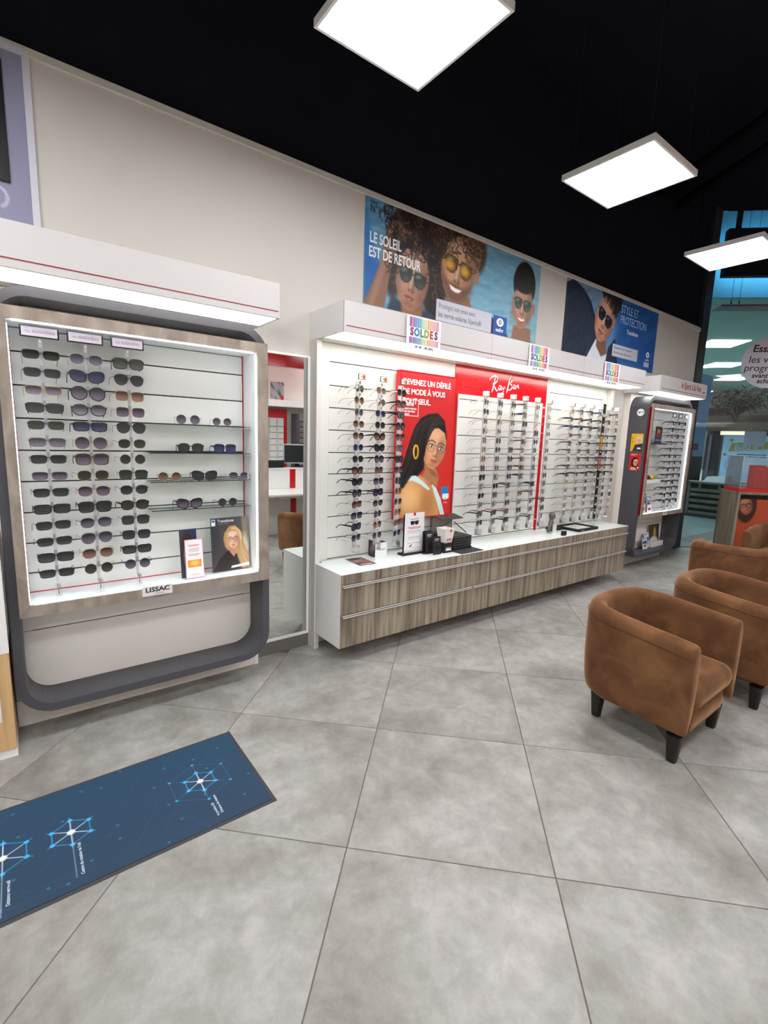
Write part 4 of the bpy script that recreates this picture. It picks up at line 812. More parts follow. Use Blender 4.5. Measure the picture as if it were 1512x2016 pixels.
MB().ring([(-.2,-.15),(.2,-.15),(.2,.14),(-.2,.14)],[(-.175,-.125),(.175,-.125),(.175,.115),(-.175,.115)],0,.028,'z').build('rim',BLACK,t); B('insert',mat('tray_insert','cfc9c2',.7,noise=.03),t,-.175,.175,-.125,.115,0,.012); text('PERSOL',.014,(-.12,-.1505,.014),FRONT,GY,t)
t=mk('tray','small flat black tray left of the pale-lined tray on the counter','tray',(4.66,-.16,TZ)); MB().bbox(-.07,.09,-.06,.06,0,.022,b=.003).build('tray_body',BLACK,t)

# ================================================================ POSTERS ON THE UPPER WALL
cv=poster_trio()
t=mk('wall_poster','large blue poster of three smiling people in sunglasses, LE SOLEIL EST DE RETOUR','poster',(2.142,-.004,2.612))
sheet('print',cv,(2.143,.775),(0,0,0),(0,0,0),t,edge='d8d8d8')
text('LE SOLEIL',.105,(.045,-.001,.475),FRONT,WI,t,.68,'LEFT',bold=.002); text('EST DE RETOUR',.105,(.040,-.001,.375),FRONT,WI,t,.68,'LEFT',bold=.002)
text('N°1',.075,(.045,-.001,.675),FRONT,DK,t,.8,'LEFT'); text('ESSILOR',.02,(.05,-.001,.72),FRONT,DK,t,.9,'LEFT'); text('OPTICIEN CONSEILS',.018,(.20,-.001,.675),FRONT,DK,t,.9,'LEFT'); text('EN VERRES*',.018,(.20,-.001,.652),FRONT,DK,t,.9,'LEFT'); B('rule',DK,t,.175,.177,-.0008,0,.635,.73)
text('Protégez vos yeux avec',.062,(.775,-.001,.125),FRONT,GY,t,.78,'LEFT'); text('les verres solaires Xperio®',.062,(.775,-.001,.055),FRONT,GY,t,.78,'LEFT',bold=.001)
text('essilor',.05,(1.575,-.001,.045),FRONT,WI,t,.85,bold=.001)
MB().lathe([(.038,0),(.038,.0008)],0,0,24,sx=1.35).build('eye_mark',WI,t,(1.575,-.0015,.115),(R(90),0,0)); MB().lathe([(.02,0),(.02,.0008)],0,0,16).build('eye_mark',BLU,t,(1.575,-.0025,.115),(R(90),0,0)); text('e',.045,(1.575,-.0032,.118),FRONT,WI,t,bold=.001)
cv=poster_denim()
t=mk('wall_poster','smaller blue poster of a man in dark sunglasses, STYLE ET PROTECTION','poster',(4.75,-.004,2.59)); sheet('print',cv,(2.15,.795),(0,0,0),(0,0,0),t,edge='d8d8d8')
LB=mat('ink_pale_blue','9fc0e6',.5); text('STYLE ET',.135,(1.17,-.001,.655),FRONT,LB,t,.8,'LEFT'); text('PROTECTION',.135,(1.17,-.001,.535),FRONT,LB,t,.8,'LEFT'); text('Transitions',.075,(1.5,-.001,.415),FRONT,WI,t,.85)
text('Découvrez les verres Transitions®',.038,(1.09,-.001,.20),FRONT,GY,t,.8,'LEFT'); text('chez votre opticien Essilor Experts.',.038,(1.09,-.001,.145),FRONT,GY,t,.8,'LEFT')
MB().lathe([(.035,0),(.035,.0008)],0,0,20,sx=1.3).build('eye_mark',WI,t,(1.96,-.0015,.215),(R(90),0,0)); MB().lathe([(.018,0),(.018,.0008)],0,0,14).build('eye_mark',BLU,t,(1.96,-.0025,.215),(R(90),0,0)); text('essilor',.04,(1.96,-.001,.15),FRONT,WI,t); B('label_mark',mat('pale_patch','b9c0cf'),t,1.88,2.02,-.0008,0,.06,.12)
# lilac screen panel at top left
cv=Cv(1.3,.87,120,'8f8da6')
for k in range(5):
    for q in range(6):
        a0,a1=R(-60+q*20),R(-40+q*20); cy=.08+.19*k
        cv.line([(1.155+.05*math.cos(a0),cy+.05*math.sin(a0)),(1.155+.05*math.cos(a1),cy+.05*math.sin(a1))],.008,'cfcde0')
for q in range(12):
    a0,a1=R(-120+q*18),R(-102+q*18); cv.line([(1.20+.055*math.cos(a0),.84+.055*math.sin(a0)),(1.20+.055*math.cos(a1),.84+.055*math.sin(a1))],.009,'d9d7e8')
cv.ell(1.20,.84,.03,.022,'d9d7e8',.2); cv.ell(1.20,.84,.013,.011,'8f8da6',.3)
t=mk('screen_panel','lilac panel with white arcs around a black screen at the upper left wall edge','panel',(-1.17,-.02,2.476)); sheet('print',cv,(1.305,.87),(0,0,0),(0,0,0),t,edge='d8d6de')
MB().ring([(-.02,-.01),(1.335,-.01),(1.335,.90),(-.02,.90)],[(0,.0),(1.305,.0),(1.305,.87),(0,.87)],-.003,.02,'y').build('frame',mat('frame_pale','cfcdd6',.5,noise=.02),t); B('screen',mat('screen_dark','1a1a1c',.3,noise=.05),t,.05,1.226,-.012,-.001,.29,.82,bev=.002)

# stickers and contents of right showcase
X=6.33
def small_sheet(name,label,cv,size,loc,rot=(0,0,0),cat='sticker',**k): o=sheet(name,cv,size,loc,rot,None,**k); return tag(o,label,cat)
LX=X-.0912
cv=Cv(.16,.225,420,'e0b02a'); cv.ell(.11,.085,.045,.06,'d9bf90',.2); cv.poly([(.03,.225),(.06,.14),(.16,.12),(.16,.225)],'2e3238',1,.006); face(cv,.105,.09,.026,'e0b090','a87050',-8); cv.rect(.09,.175,.14,.195,'f0f0f0'); cv.ell(.02,.06,.012,.012,'c07a1e',.3); cv.ell(.02,.1,.013,.013,'c8861e',.3)
small_sheet('sticker','yellow sticker with a blond woman on the anthracite side of right showcase',cv,(.145,.222),(LX,-.14,1.545),(0,0,R(-90)))
cv=Cv(.16,.225,420,'c2202c'); cv.ell(.085,.13,.05,.075,'1c1210',.1); face(cv,.095,.125,.036,'dca07e','9a5a48',6,gl='opt',glc='b8404a'); cv.poly([(.02,.225),(.04,.18),(.1,.19),(.12,.225)],'e0a886',1,.008); cv.rect(.02,.012,.11,.02,'f0b8bc'); cv.rect(.02,.026,.08,.032,'f0b8bc'); cv.rect(.12,.18,.14,.2,'f4dede')
small_sheet('sticker','red sticker with a dark-haired woman on the anthracite side of right showcase',cv,(.145,.215),(LX,-.14,1.308),(0,0,R(-90)))
t=mk('sticker','round white sticker near the top of the anthracite side of right showcase','sticker',(LX-.0025,-.22,2.03)); MB().lathe([(.045,0),(.045,.0012)],0,0,24).build('disc',WI,t,(0,0,0),(0,R(90),0)); text('N°1',.038,(-.0006,0,0),SIDEL,DK,t,1,shear=.3,bold=.001); text('!',.038,(-.0006,-.034,0),SIDEL,DR,t)
def head_small(t,z1):
    MB().ring([(-.055,z1+.005),(.055,z1+.005),(.055,z1+.06),(-.055,z1+.06)],[(-.047,z1+.012),(.047,z1+.012),(.047,z1+.053),(-.047,z1+.053)],-.006,.002,'y').build('head_frame',FC['black'],t); B('head_card',CLIPW,t,-.047,.047,-.003,0,z1+.012,z1+.053)
rz_r=[1.935-.0885*i for i in range(13)]
palr=[('square','black','grey',1),('pilot','black','mirror_red',1),('square','black','mirror_blue',1),('rectangular','gunmetal','mirror_teal',1),('rectangular','black','grey',1),('oval','black','mirror_red',1),('oval','tortoise','brown',1)]
for ci,(x,nm) in enumerate(zip((7.02,7.21,7.40),('left','middle','right'))):
    rod(x,-.30,.79,2.0,rz_r,f'{nm} sports sunglasses rod in the small right showcase','display rods in the right showcase',-.112,head_small,postw=.03)
    for r in range(13):
        st,fc,lc,th=(palr[(r*3+ci*2)%7] if r<6 and ci else ('square','black','grey',1)) if not(ci==0 and r==2) else ('rectangular','gunmetal','mirror_teal',1)
        glasses(st,fc,lc,th,(x,-.30,rz_r[r]),S25+R(random.uniform(-5,5)),f'{ORD[r]} from top on the {nm} rod of the right showcase','sports sunglasses in the right showcase',1.0,0)
cv=Cv(.2,.3,250,'3a2b2a'); cv.ell(.1,.1,.05,.06,'b07a5c',.4); cv.ell(.1,.17,.07,.06,'7a3a30',.6); cv.rect(0,.22,.2,.3,'2a3f7a'); cv.rect(.03,.24,.17,.255,'a8b4d8')
t=mk('photo_card','dark photo card with a blue foot on the upper shelf of right showcase','card',(6.70,-.22,1.661)); sheet('card',cv,(.2,.215),(0,0,0),(0,0,0),t,thick=.004)
t=mk('photo_card','plain white card left of the dark photo card in right showcase','card',(6.55,-.19,1.661)); B('card',WHITE,t,0,.12,0,.004,0,.20)
t=mk('shelf','short black shelf carrying the photo cards in the right showcase','shelf',(6.33,-.25,1.655)); B('board',BLACK,t,.01,.66,0,.137,-.004,.004)
t=mk('shelf','deep white block shelf carrying sports caps in the right showcase','shelf',(6.36,-.27,1.13)); B('board',WHITE,t,.0,.55,0,.157,0,.05,bev=.003)
for k,(cc,xx) in enumerate((('7a2030',6.60),('3a1c22',6.69),('c8c04a',6.78),('8f9a4a',6.87))):
    mbc=MB().lathe([(.0,.055),(.02,.053),(.038,.038),(.044,.0)],0,0,14); mbc.bbox(-.03,.03,-.075,-.03,0,.006,b=.002); o=mbc.build('sports_cap',mat('cap_'+cc,cc,.6,noise=.1),None,(xx,-.185,1.1815)); tag(o,f'{["dark red","near-black","yellow-green","olive"][k]} tiny sports strap bundle on the white shelf in right showcase','sports accessory','sports accessories on the white shelf')
for k,(xx,cc,h_) in enumerate(((6.50,'a88f88',.30),(6.58,'5a6a72',.24),(6.66,'7d8f98',.2),(6.47,'c8a8a8',.12),(6.60,'d8c0c0',.1))):
    cv=Cv(.1,h_,200,cc); cv.rect(.02,.02,.08,.04,'e8e4e4'); cv.ell(.05,h_*.6,.03,h_*.2,'4a3a38',.5)
    t=mk('leaflet',f'{["tallest brownish","tall slate","mid-height grey","small pink","smallest pale pink"][k]} leaflet standing at the bottom of the right showcase','leaflet',(xx,-.20-.02*k,.7485)); sheet('card',cv,(.09,h_),(0,0,0),(R(-5),0,R(-8)),t,thick=.006)
cv=Cv(.34,.34,200,'4a4a2c'); cv.tex(.6,40,30,None,4,'23251a'); cv.ell(.2,.13,.05,.08,'c89a5a',.6); cv.ell(.17,.28,.14,.09,'e8e6e4',.3); cv.tex(.3,60,60,None,6,'8a7a3c')
t=mk('brochure','upright brochure with an autumn photo at the foot of right showcase','brochure',(7.06,-.15,.20)); sheet('cover',cv,(.32,.31),(0,0,0),(R(-5),0,0),t,thick=.006); B('stand',WHITE,t,0,.34,-.05,-.002,0,.07)
for k,(xx,yy,z_) in enumerate(((6.78,-.20,.20),(6.90,-.17,.20))):
    cv=Cv(.14,.17,250,'e2e6ea'); cv.rect(.01,.05,.13,.09,'2f5f9a'); cv.ell(.07,.12,.05,.02,'9a8a7a',.5); cv.rect(.01,.01,.1,.02,'6a7ab0')
    t=mk('brochure',['blue and white brochure leaning lower left in the anthracite loop','second blue and white brochure behind, in the anthracite loop'][k],'brochure',(xx,yy,z_)); sheet('cover',cv,(.14,.16+.05*k),(0,0,0),(R(-8),0,0),t,thick=.008)

# ================================================================ FLOOR MAT
L0,L1,Y0,Y1=-1.0,.812,-1.371,-.760; W,H=L1-L0,Y1-Y0
cv=Cv(W,H,330,'2e4a66'); cv.grad('26465f','293f56',90); cv.tex(.12,25,25,None,4,'1f3d58')
rs=random.Random(4)
for k in range(60):
    x,y=rs.uniform(0,W),rs.uniform(0,H); a=rs.choice([R(60),R(-60),0]); l=rs.uniform(.1,.3); cv.line([(x,y),(x+l*math.cos(a),y+l*math.sin(a))],.0018,'4f86b0',.28)
for k in range(40): cv.ell(rs.uniform(0,W),rs.uniform(0,H),.006,.006,'4f9ac8',.8,0,.5)
def star(sx,sy,rad,outer):
    cx,cy=sx-L0,Y1-sy; P=[(cx+rad*math.cos(R(60*k+30)),cy+rad*math.sin(R(60*k+30))) for k in range(6)]
    if outer:
        Q=[(cx+2*rad*math.cos(R(60*k+30)),cy+2*rad*math.sin(R(60*k+30))) for k in range(6)]
        for k in range(6): cv.line([Q[k],Q[(k+1)%6]],.002,'4a9bd0',.45); cv.line([P[k],Q[k]],.002,'4a9bd0',.5); cv.ell(*Q[k],.006,.006,'3fa8e0',.8)
    for k in range(6):
        cv.line([P[k],P[(k+1)%6]],.0035,'3f9ad8',.9); d=(P[k][0]-cx,P[k][1]-cy); cv.line([(cx+d[0]*1.25,cy+d[1]*1.25),(cx,cy)],.003,'5fb0e8',.8); cv.line([(cx+d[0]*.85,cy+d[1]*.85),(cx,cy)],.0026,'ffffff',.85); cv.ell(*P[k],.009,.009,'45b4ee',.6)
    cv.ell(cx,cy,.014,.014,'ffffff',.5)
star(.581,-1.062,.07,True); star(.068,-1.062,.075,False); star(-.152,-1.058,.085,False); star(-.6,-1.06,.08,False)
for sx,sy,ex,ey in ((.581,-1.075,.575,-1.17),(.068,-1.075,.068,-1.32),(-.152,-1.07,-.152,-1.35)): cv.line([(sx-L0,Y1-sy),(ex-L0,Y1-ey)],.0025,'b9c6d2',.8)
t=mk('floor_mat','dark blue vinyl floor mat printed with glowing blue star networks','floor mat',(L0,Y0,0))
sheet('print',cv,(W-.032,H-.032),(.016,.016,.0048),(R(-90),0,0),t,PRINTM,thick=.002,edge='3a3b40')
B('rubber_edge',mat('mat_edge','3c3c40',.8,noise=.1,nscale=50),t,0,W,0,H,.0003,.0028,bev=.001)
for s,x,y0 in (('Centre de rotation de l\'œil',.085,-1.22),('Distance verre-œil',-.132,-1.24),('Distance de lecture',.592,-1.245),('et position E3',.572,-1.27)): text(s,.016,(x-L0,y0-Y0,.0051),(0,0,R(90)),mat('ink_mat','c4d0dc',.6),t,.95,ext=.0001,bold=.0003)

# ================================================================ TUB ARMCHAIRS
def make_chair(label,loc,rz):
    t=thing('tub_armchair',label,'armchair',loc,rz,'brown suede tub armchairs')
    hw,hd,th=.300,.275,.100
    path=[]; n=26
    for k in range(5): path.append((-hw,-.30+.075*k,0))
    for k in range(1,n):
        a=PI-PI*k/n; c_,s_=math.cos(a),math.sin(a); e=2/2.9
        path.append((hw*abs(c_)**e*(1 if c_>0 else -1),.0+hd*abs(s_)**e,s_))
    for k in range(5): path.append((hw,0-.075*k,0))
    prof=[(.46,-.54),(.52,-.40),(.52,-.16),(.50,-.04),(.38,.0),(.0,.018),(-.38,.0),(-.50,-.04),(-.52,-.16),(-.50,-.34)]
    V=[]; N=len(path); M=len(prof)
    for i,(x,y,s_) in enumerate(path):
        p0=path[max(i-1,0)]; p1=path[min(i+1,N-1)]; dx,dy=p1[0]-p0[0],p1[1]-p0[1]; l=math.hypot(dx,dy); nx,ny=-dy/l,dx/l  # outward? left of travel
        back=max(0,min(1,(y+.32)/.58)); top=.652+.058*back
        for j,(o,h) in enumerate(prof):
            hh=top+h; 
            if j==0: hh=.135
            if j==M-1: hh=.30
            q=th*(1.0+.0*back); taper=(.012 if hh<.3 and o>0 else 0); off=o*q-taper
            fl=.018*max(0,(.5-hh)) if o>0 else 0
            V.append((x+nx*(off-fl),y+ny*(off-fl),hh))
    F=[(i*M+j,i*M+j+1,(i+1)*M+j+1,(i+1)*M+j) for i in range(N-1) for j in range(M-1)]+[(i*M+M-1,i*M,(i+1)*M,(i+1)*M+M-1) for i in range(N-1)]
    SEAM=[]
    for i in range(N):
        j=i*M+2; x,y,z=V[j]; SEAM.append((x,y,V[i*M+3][2]-.012))
    # rounded front ends: two shrinking rings then cap
    def end(i,dy):
        nonlocal V,F
        prev=[i*M+j for j in range(M)]; cx=path[i][0]
        for sc_,d in ((.95,.020),(.72,.034)):
            new=[]
            zc=.40
            for j in range(M):
                x,y,z=V[i*M+j]; new.append(len(V)); V.append((cx+(x-cx)*sc_,y-d,zc+(z-zc)*(1-(1-sc_)*.30)))
            for j in range(M): F.append((prev[j],prev[(j+1)%M],new[(j+1)%M],new[j]) if dy>0 else (prev[(j+1)%M],prev[j],new[j],new[(j+1)%M]))
            prev=new
        F.append(tuple(prev))
    end(0,1); end(N-1,-1)
    mb=MB().add(V,F,0,True); o=mb.build('tub_shell',SUEDE,t)
    import bmesh
    bm=bmesh.new(); bm.from_mesh(o.data); bmesh.ops.recalc_face_normals(bm,faces=bm.faces); bm.to_mesh(o.data); bm.free()
    ctr=[(p[0],p[1]) for p in path]; MB().tube([(c0[0]+(q[0]-c0[0])*1.0,c0[1]+(q[1]-c0[1])*1.0,q[2]) for c0,q in zip(ctr,SEAM)],.0016,5).build('seam',mat('seam_brown','4a3020',.9,noise=.1),t)
    sb=o.modifiers.new('sub','SUBSURF'); sb.levels=1; sb.render_levels=2
    def cushion(x0,x1,y0,y1,z0,z1,name,r=.03,puff=.0,lab=None):
        NX,NY=9,9; v=[]; f=[]
        for sgn,zz in ((1,z1),(-1,z0)):
            for a in range(NX):
                for b in range(NY):
                    u=a/(NX-1)*2-1; w_=b/(NY-1)*2-1
                    ex=min(1,(1-abs(u))*4); ey=min(1,(1-abs(w_))*4); e=min(ex,ey); dz=(r*(1-math.sqrt(max(0,1-(1-e)**2))))
                    wr=.006*math.sin(5*u+3*w_)+.004*math.sin(9*w_-2*u) if (sgn>0 and puff) else 0
                    v.append((x0+(x1-x0)*(u+1)/2,y0+(y1-y0)*(w_+1)/2,zz-sgn*dz+(puff*(1-u*u)*(1-w_*w_) if sgn>0 else 0)+wr*e))
        K=NX*NY
        for a in range(NX-1):
            for b in range(NY-1):
                i=a*NY+b; f.append((i,i+NY,i+NY+1,i+1)); f.append((K+i,K+i+1,K+i+NY+1,K+i+NY))
        bd=[a*NY for a in range(NX)]+[(NX-1)*NY+b for b in range(1,NY)]+[a*NY+NY-1 for a in range(NX-2,-1,-1)]+[b for b in range(NY-2,0,-1)]
        for p,q in zip(bd,bd[1:]+bd[:1]): f.append((p,K+p,K+q,q))
        ob=MB().add(v,f,0,True).build(name,SUEDE,t); bm=bmesh.new(); bm.from_mesh(ob.data); bmesh.ops.recalc_face_normals(bm,faces=bm.faces); bm.to_mesh(ob.data); bm.free()
        md=ob.modifiers.new('sub','SUBSURF'); md.levels=1; md.render_levels=1; return ob
    cushion(-.250,.250,-.345,.21,.275,.432,'seat_cushion',.016,.016)
    cushion(-.254,.254,-.318,.22,.125,.30,'seat_base',.015)
    for x,y in ((-.285,-.262),(.285,-.262),(-.205,.19),(.205,.19)):
        sx=.0; v=[]
        for z,h in ((0,.022),(.145,.032)): v+=[(x+a*h,y+b*h,z) for a,b in ((-1,-1),(1,-1),(1,1),(-1,1))]
        lx=x*.93; 
        mbl=MB(); P=[]; 
        for z,h,r in ((0,.021,0),(.004,.023,0),(.15,.036,0)):
            for k in range(12):
                a=2*PI*k/12+PI/12; ca,sa=math.cos(a),math.sin(a); P.append((lx+h*abs(ca)**.5*(1 if ca>0 else -1),y+h*abs(sa)**.5*(1 if sa>0 else -1),z))
        mbl.add(P,[(i*12+k,i*12+(k+1)%12,(i+1)*12+(k+1)%12,(i+1)*12+k) for i in range(2) for k in range(12)]+[tuple(range(12))[::-1],tuple(range(24,36))]).build('leg',LEGM,t)
    return t
make_chair('nearest brown suede tub armchair, whole in view, on the grey tiles',(2.858,-2.02,0),0)
make_chair('brown suede tub armchair just behind the nearest one, cut by right edge',(3.85,-2.10,0),R(0))
make_chair('brown tub armchair turned away, its back toward the nearest chair',(5.49,-1.60,0),R(101))
make_chair('farthest brown tub armchair, facing the camera before the wooden kiosk',(7.17,-1.63,0),R(-90))

# ================================================================ LEFT EDGE CABINET
t=mk('display_cabinet','oak base with white-framed glazed top, cut off by the left picture edge','cabinet',(-1.0065,-.375,0))
B('plinth',WHITE,t,0,.905,.01,.26,0,.045); B('base_body',OAKL,t,0,.903,.0,.27,.0455,.54,bev=.002); B('frame_bottom',WHITE,t,0,.905,-.002,.272,.5405,.562)
for a in ((0,.03,-.002,.03),(.875,.905,-.002,.03),(0,.03,.24,.272),(.875,.905,.24,.272)): B('frame_post',WHITE,t,*a,.562,1.075)
B('frame_top',WHITE,t,0,.905,-.002,.272,1.0755,1.095); B('glass_pane',SHELFG,t,.03,.875,.004,.008,.562,1.075); B('inner_shelf',SHELFG,t,.03,.875,.03,.235,.80,.806); B('inner_back',mat('cab_back','b8b8b4',.5,noise=.03),t,.03,.875,.245,.255,.562,1.075)
t=mk('paper_notice','white paper notice taped to the oak cabinet at the left edge','notice',(-.36,-.3785,.20)); B('paper',mat('paper_white','e6e8ee',.7,noise=.01),t,0,.21,0,.0012,0,.27)

# ================================================================ KIOSK, WINDOW AND MALL BEYOND
w1=tag(bpy.data.objects.new('window_1',None),kind='structure'); col.objects.link(w1); w1.location=(8.535,.035,0); w1.rotation_euler=(0,0,R(-45))
B('pane',WIN,w1,0,4.2,0,.012,0,5.095); B('pane',WIN,w1,4.22,8.8,0,.012,0,5.095); B('sill',mat('threshold_brown','4b4440',.5,noise=.1),w1,0,8.8,-.02,.05,-.03,.006)
tag(B('mall_floor_band',mat('threshold_brown'),None,9.2,16,-.05,.30,.0005,.003),kind='structure')
# round window sticker
t=mk('window_sticker','large round white sticker with black lettering on the shop window','sticker',(8.535+.94*.7071,.022-.94*.7071,2.93),R(-45)); MB().lathe([(.372,0),(.372,.002)],0,0,64).build('disc',mat('sticker_lilac','dcd8e6',.5,noise=.01),t,(0,-.002,0),(R(90),0,0))
for s_,sz,x,z,b in (('Essayez',.15,-.235,.205,.003),('les verres',.145,-.275,.045,0),('progressifs',.145,-.325,-.08,0),('avant',.10,-.20,-.19,.002),('achat',.10,-.12,-.27,.002)): text(s_,sz,(x,-.0055,z),FRONT,DK,t,1.05,'LEFT',bold=b,shear=.12)
# kiosk with acrylic box
t=mk('kiosk','square grey-oak kiosk with an orange poster behind the armchairs','kiosk',(7.60,-.97,0),R(-45))
B('top_board',KWOOD,t,0,1.1,0,.44,1.02,1.055,bev=.002); B('side_board',KWOOD,t,0,.035,0,.44,.0,1.0195,bev=.002); B('side_board',KWOOD,t,1.065,1.1,0,.44,0,1.0195); B('back_board',KWOOD,t,.0355,1.064,.30,.32,0,1.0195)
cv=Cv(.48,.9,120,'a8482a'); cv.ell(.10,.1,.12,.22,'3a1f18',.15); face(cv,.09,.10,.085,'9a5a3c','5a2e20',-10,gl='opt'); cv.grad
sheet('poster',cv,(.48,.9),(.04,.02,.06),(0,0,0),t)
for k,s in enumerate(('LES','FORFAITS','À PRIX','VERSANTS !')): text(s,.05,(.40,.018,.62-.055*k),FRONT,WI,t,.9,'RIGHT',shear=.2,bold=.0008)
B('divider',mat('pale_divider','a8a8b0',.4),t,.54,.555,.02,.30,.03,1.019); B('second_poster',mat('brown_print','8a5f4c',.6,noise=.4,nscale=4),t,.56,1.06,.05,.055,.06,1.0)
ACK=glass('case_acrylic',(.985,.99,.99),.03,.015,(.9,.95,.95)); t=mk('acrylic_case','clear acrylic case on a red base on top of the kiosk','case',(7.60,-.97,1.055),R(-45))
B('red_base',REDP,t,.01,1.09,.005,.37,.0005,.045)
for a in ((.01,.016,.005,.37),(1.084,1.09,.005,.37),(.016,1.084,.005,.011),(.016,1.084,.364,.37)): B('side_pane',ACK,t,*a,.0455,.47)
B('top_pane',ACK,t,.01,1.09,.005,.37,.4705,.477)
WE=mat('acrylic_edge','e4eaee',.2,emit=0)
for x,y in ((.013,.008),(1.087,.008),(.013,.367)): MB().tube([(x,y,.045),(x,y,.477)],.0035,5).build('corner_edge',WE,t)
MB().tube([(.013,.008,.477),(1.087,.008,.477)],.0035,5).build('corner_edge',WE,t); MB().tube([(.013,.008,.477),(.013,.367,.477)],.0035,5).build('corner_edge',WE,t)
t=mk('red_box','tall red gift box inside the acrylic case on the kiosk','box',(7.60,-.97,1.1005),R(-45)); B('box_body',REDP,t,.22,.36,.10,.24,0,.31,bev=.004); B('box_lid',REDP,t,.365,.50,.12,.26,0,.29,bev=.004)
t=mk('shelf_plates','stack of thin clear display plates right of the red gift box','display plates',(7.60,-.97,1.1005),R(-45)); 
for k in range(5): B('plate',WE,t,.53,.85,.08,.28,.04+.05*k,.046+.05*k)
B('support',ACR,t,.67,.69,.17,.19,0,.24)
# mall
MF=mat('mall_floor','9db6bc',.25,noise=.08,nscale=2); MP=[(8.62,.02),(16.2,-7.6),(45,-7.6),(45,24),(8.62,24)]; tag(MB().prism(MP,-.03,0,'z').build('mall_floor',MF),kind='structure')
MCM=mat('mall_ceiling','84968f',.8,noise=.04,nscale=1); tag(MB().prism([(8.62,.02),(16.2,-7.6),(60,-7.6),(60,40),(8.62,40)],5.9,6.0,'z').build('mall_ceiling',MCM),kind='structure')
tag(B('mall_wall',mat('mall_wall_grey','6d7674',.8,noise=.1,nscale=.7),None,44,44.2,-7.6,24,0,5.9),kind='structure')
ML=mat('mall_lamp','eef8f4',.5,emit=7)
for k,(x,y) in enumerate(((19.5,3.55),(24.4,5.03),(29.4,6.2),(37.3,7.5),(27.5,3.0),(33.5,5.2),(43,8.6),(31.5,4.2),(35,9.8))):
    t=thing('ceiling_light',['nearest square light panel in the teal mall ceiling','second square light panel in the mall ceiling','third square light panel in the mall ceiling','far square light panel low in the mall ceiling','mall ceiling light panel behind the round sticker','mall ceiling panel beside the tree top','mall ceiling light panel farthest off above the fascia','mall ceiling light panel beneath the round sticker','farthest mall ceiling light panel above the tree'][k],'ceiling light',((x)*1.2-0.0 if 0 else x*(4.29/3.592),(y+3.144)*(4.29/3.592)-3.144,5.89),R(45),'light panels in the mall ceiling')
    B('diffuser',ML,t,-.73,.73,-.73,.73,-.02,0); B('rim',ALU,t,-.75,.75,-.75,.75,0,.008)
ar=bpy.data.lights.new('mall_fill','AREA'); ar.shape='RECTANGLE'; ar.size=26; ar.size_y=16; ar.energy=950; ar.color=(.82,1.0,.98); ao=bpy.data.objects.new('mall_fill',ar); col.objects.link(ao); ao.location=(24,8.5,5.8)  # broad fill light added under the mall ceiling, not an actual source
# backlit sign (seen from behind), dark box with blue glow
t=mk('backlit_sign','black shop sign box seen from behind with blue glowing edge, high up','sign',(9.12,.08,4.33),R(-45)); B('box_body',BLACK,t,0,3.2,0,.12,0,.71,bev=.01)
al=bpy.data.lights.new('sign_wash','AREA'); al.shape='RECTANGLE'; al.size=3.0; al.size_y=.6; al.energy=9; al.color=(.25,.68,1.0); alo=bpy.data.objects.new('sign_wash',al); col.objects.link(alo); alo.parent=t; alo.location=(1.6,.15,.35); alo.rotation_euler=(R(90),0,0)
BG=mat('blue_glow','4fb8f0',.5,emit=5); MB().ring([(.03,.03),(3.17,.03),(3.17,.68),(.03,.68)],[(.05,.05),(3.15,.05),(3.15,.66),(.05,.66)],.122,.14,'y').build('led_edge',BG,t)
B('hanger',BLACK,t,.12,.19,.04,.08,.711,1.55); B('hanger',BLACK,t,2.4,2.52,.04,.08,.711,1.55)
tag(MB().box(-1.0,6,0,.05,0,1.5).build('facade_board',mat('facade_teal','7fb0c0',.8,noise=.06,nscale=2),None,(9.42,.38,4.12),(0,0,R(-45))),'pale teal board behind the backlit sign above the window','board')
# suspended fixture
t=mk('hanging_fixture','long grey light fixture hung on thin wires beyond the window','lamp',(9.13,.06,3.87),R(-45))
MB().bbox(0,2.4,0,.30,0,.035,b=.006).build('bar',mat('fixture_grey','8f8888',.5,noise=.05),t); MB().bbox(.10,2.3,.12,.26,.036,.06,b=.004).build('spine',mat('fixture_dark','4a4648',.5),t)
for x in (.24,.36): MB().tube([(x,.2,.061),(x,.2,2.02)],.003,5).build('wire',STEEL,t); MB().lathe([(.012,.061),(.008,.14)],x,.2,8).build('wire_grip',BLACK,t)
# blue pillar
t=mk('blue_pillar','pale blue lit panel standing beyond the window by the showcase','panel',(13.9,2.0,1.40)); B('board',mat('pillar_blue','7fa8d8',.5,noise=.05,nscale=1),t,0,.85,0,.1,0,2.1); B('foot_panel',mat('pillar_dark','1f2226',.6),t,0,.85,.0,.1,-1.4,-.005)
t=mk('red_notice','small dark red square notice on the blue panel','notice',(13.97,1.985,1.57)); B('board',mat('notice_red','5f1a3a',.5),t,0,.36,0,.01,0,.16); B('heart',mat('notice_pink','b04a6a',.5),t,.12,.24,-.003,0,.05,.11)
# slatted planter bench
t=mk('slatted_bench','grey timber slatted planter wall standing beyond the window','planter',(12.8,0,0))
B('corner_post',GREYW,t,0,.08,1.50,1.66,.02,.83); B('corner_post',GREYW,t,0,.08,-.3,-.2,.02,.83); B('cap',GREYW,t,-.02,.4,-.3,1.66,.79,.83); B('rear_panel',mat('bench_dark','4f554c',.7,noise=.1),t,.10,.12,-.3,1.6,.02,.78)
for z in (.05,.20,.34,.48,.60): B('slat',GREYW,t,0,.04,-.19,1.49,z,z+.075,bev=.003)
for k in range(3): B('prop',GREYW,t,.01,.06,1.28-.4*k,1.33-.4*k,.68,.78)
t=mk('base_strip','dark plinth strip along the foot of the slatted planter','plinth',(12.74,0,0)); B('strip',mat('plinth_dark','3f4a4c',.6),t,0,.055,-.3,1.66,.0,.045)
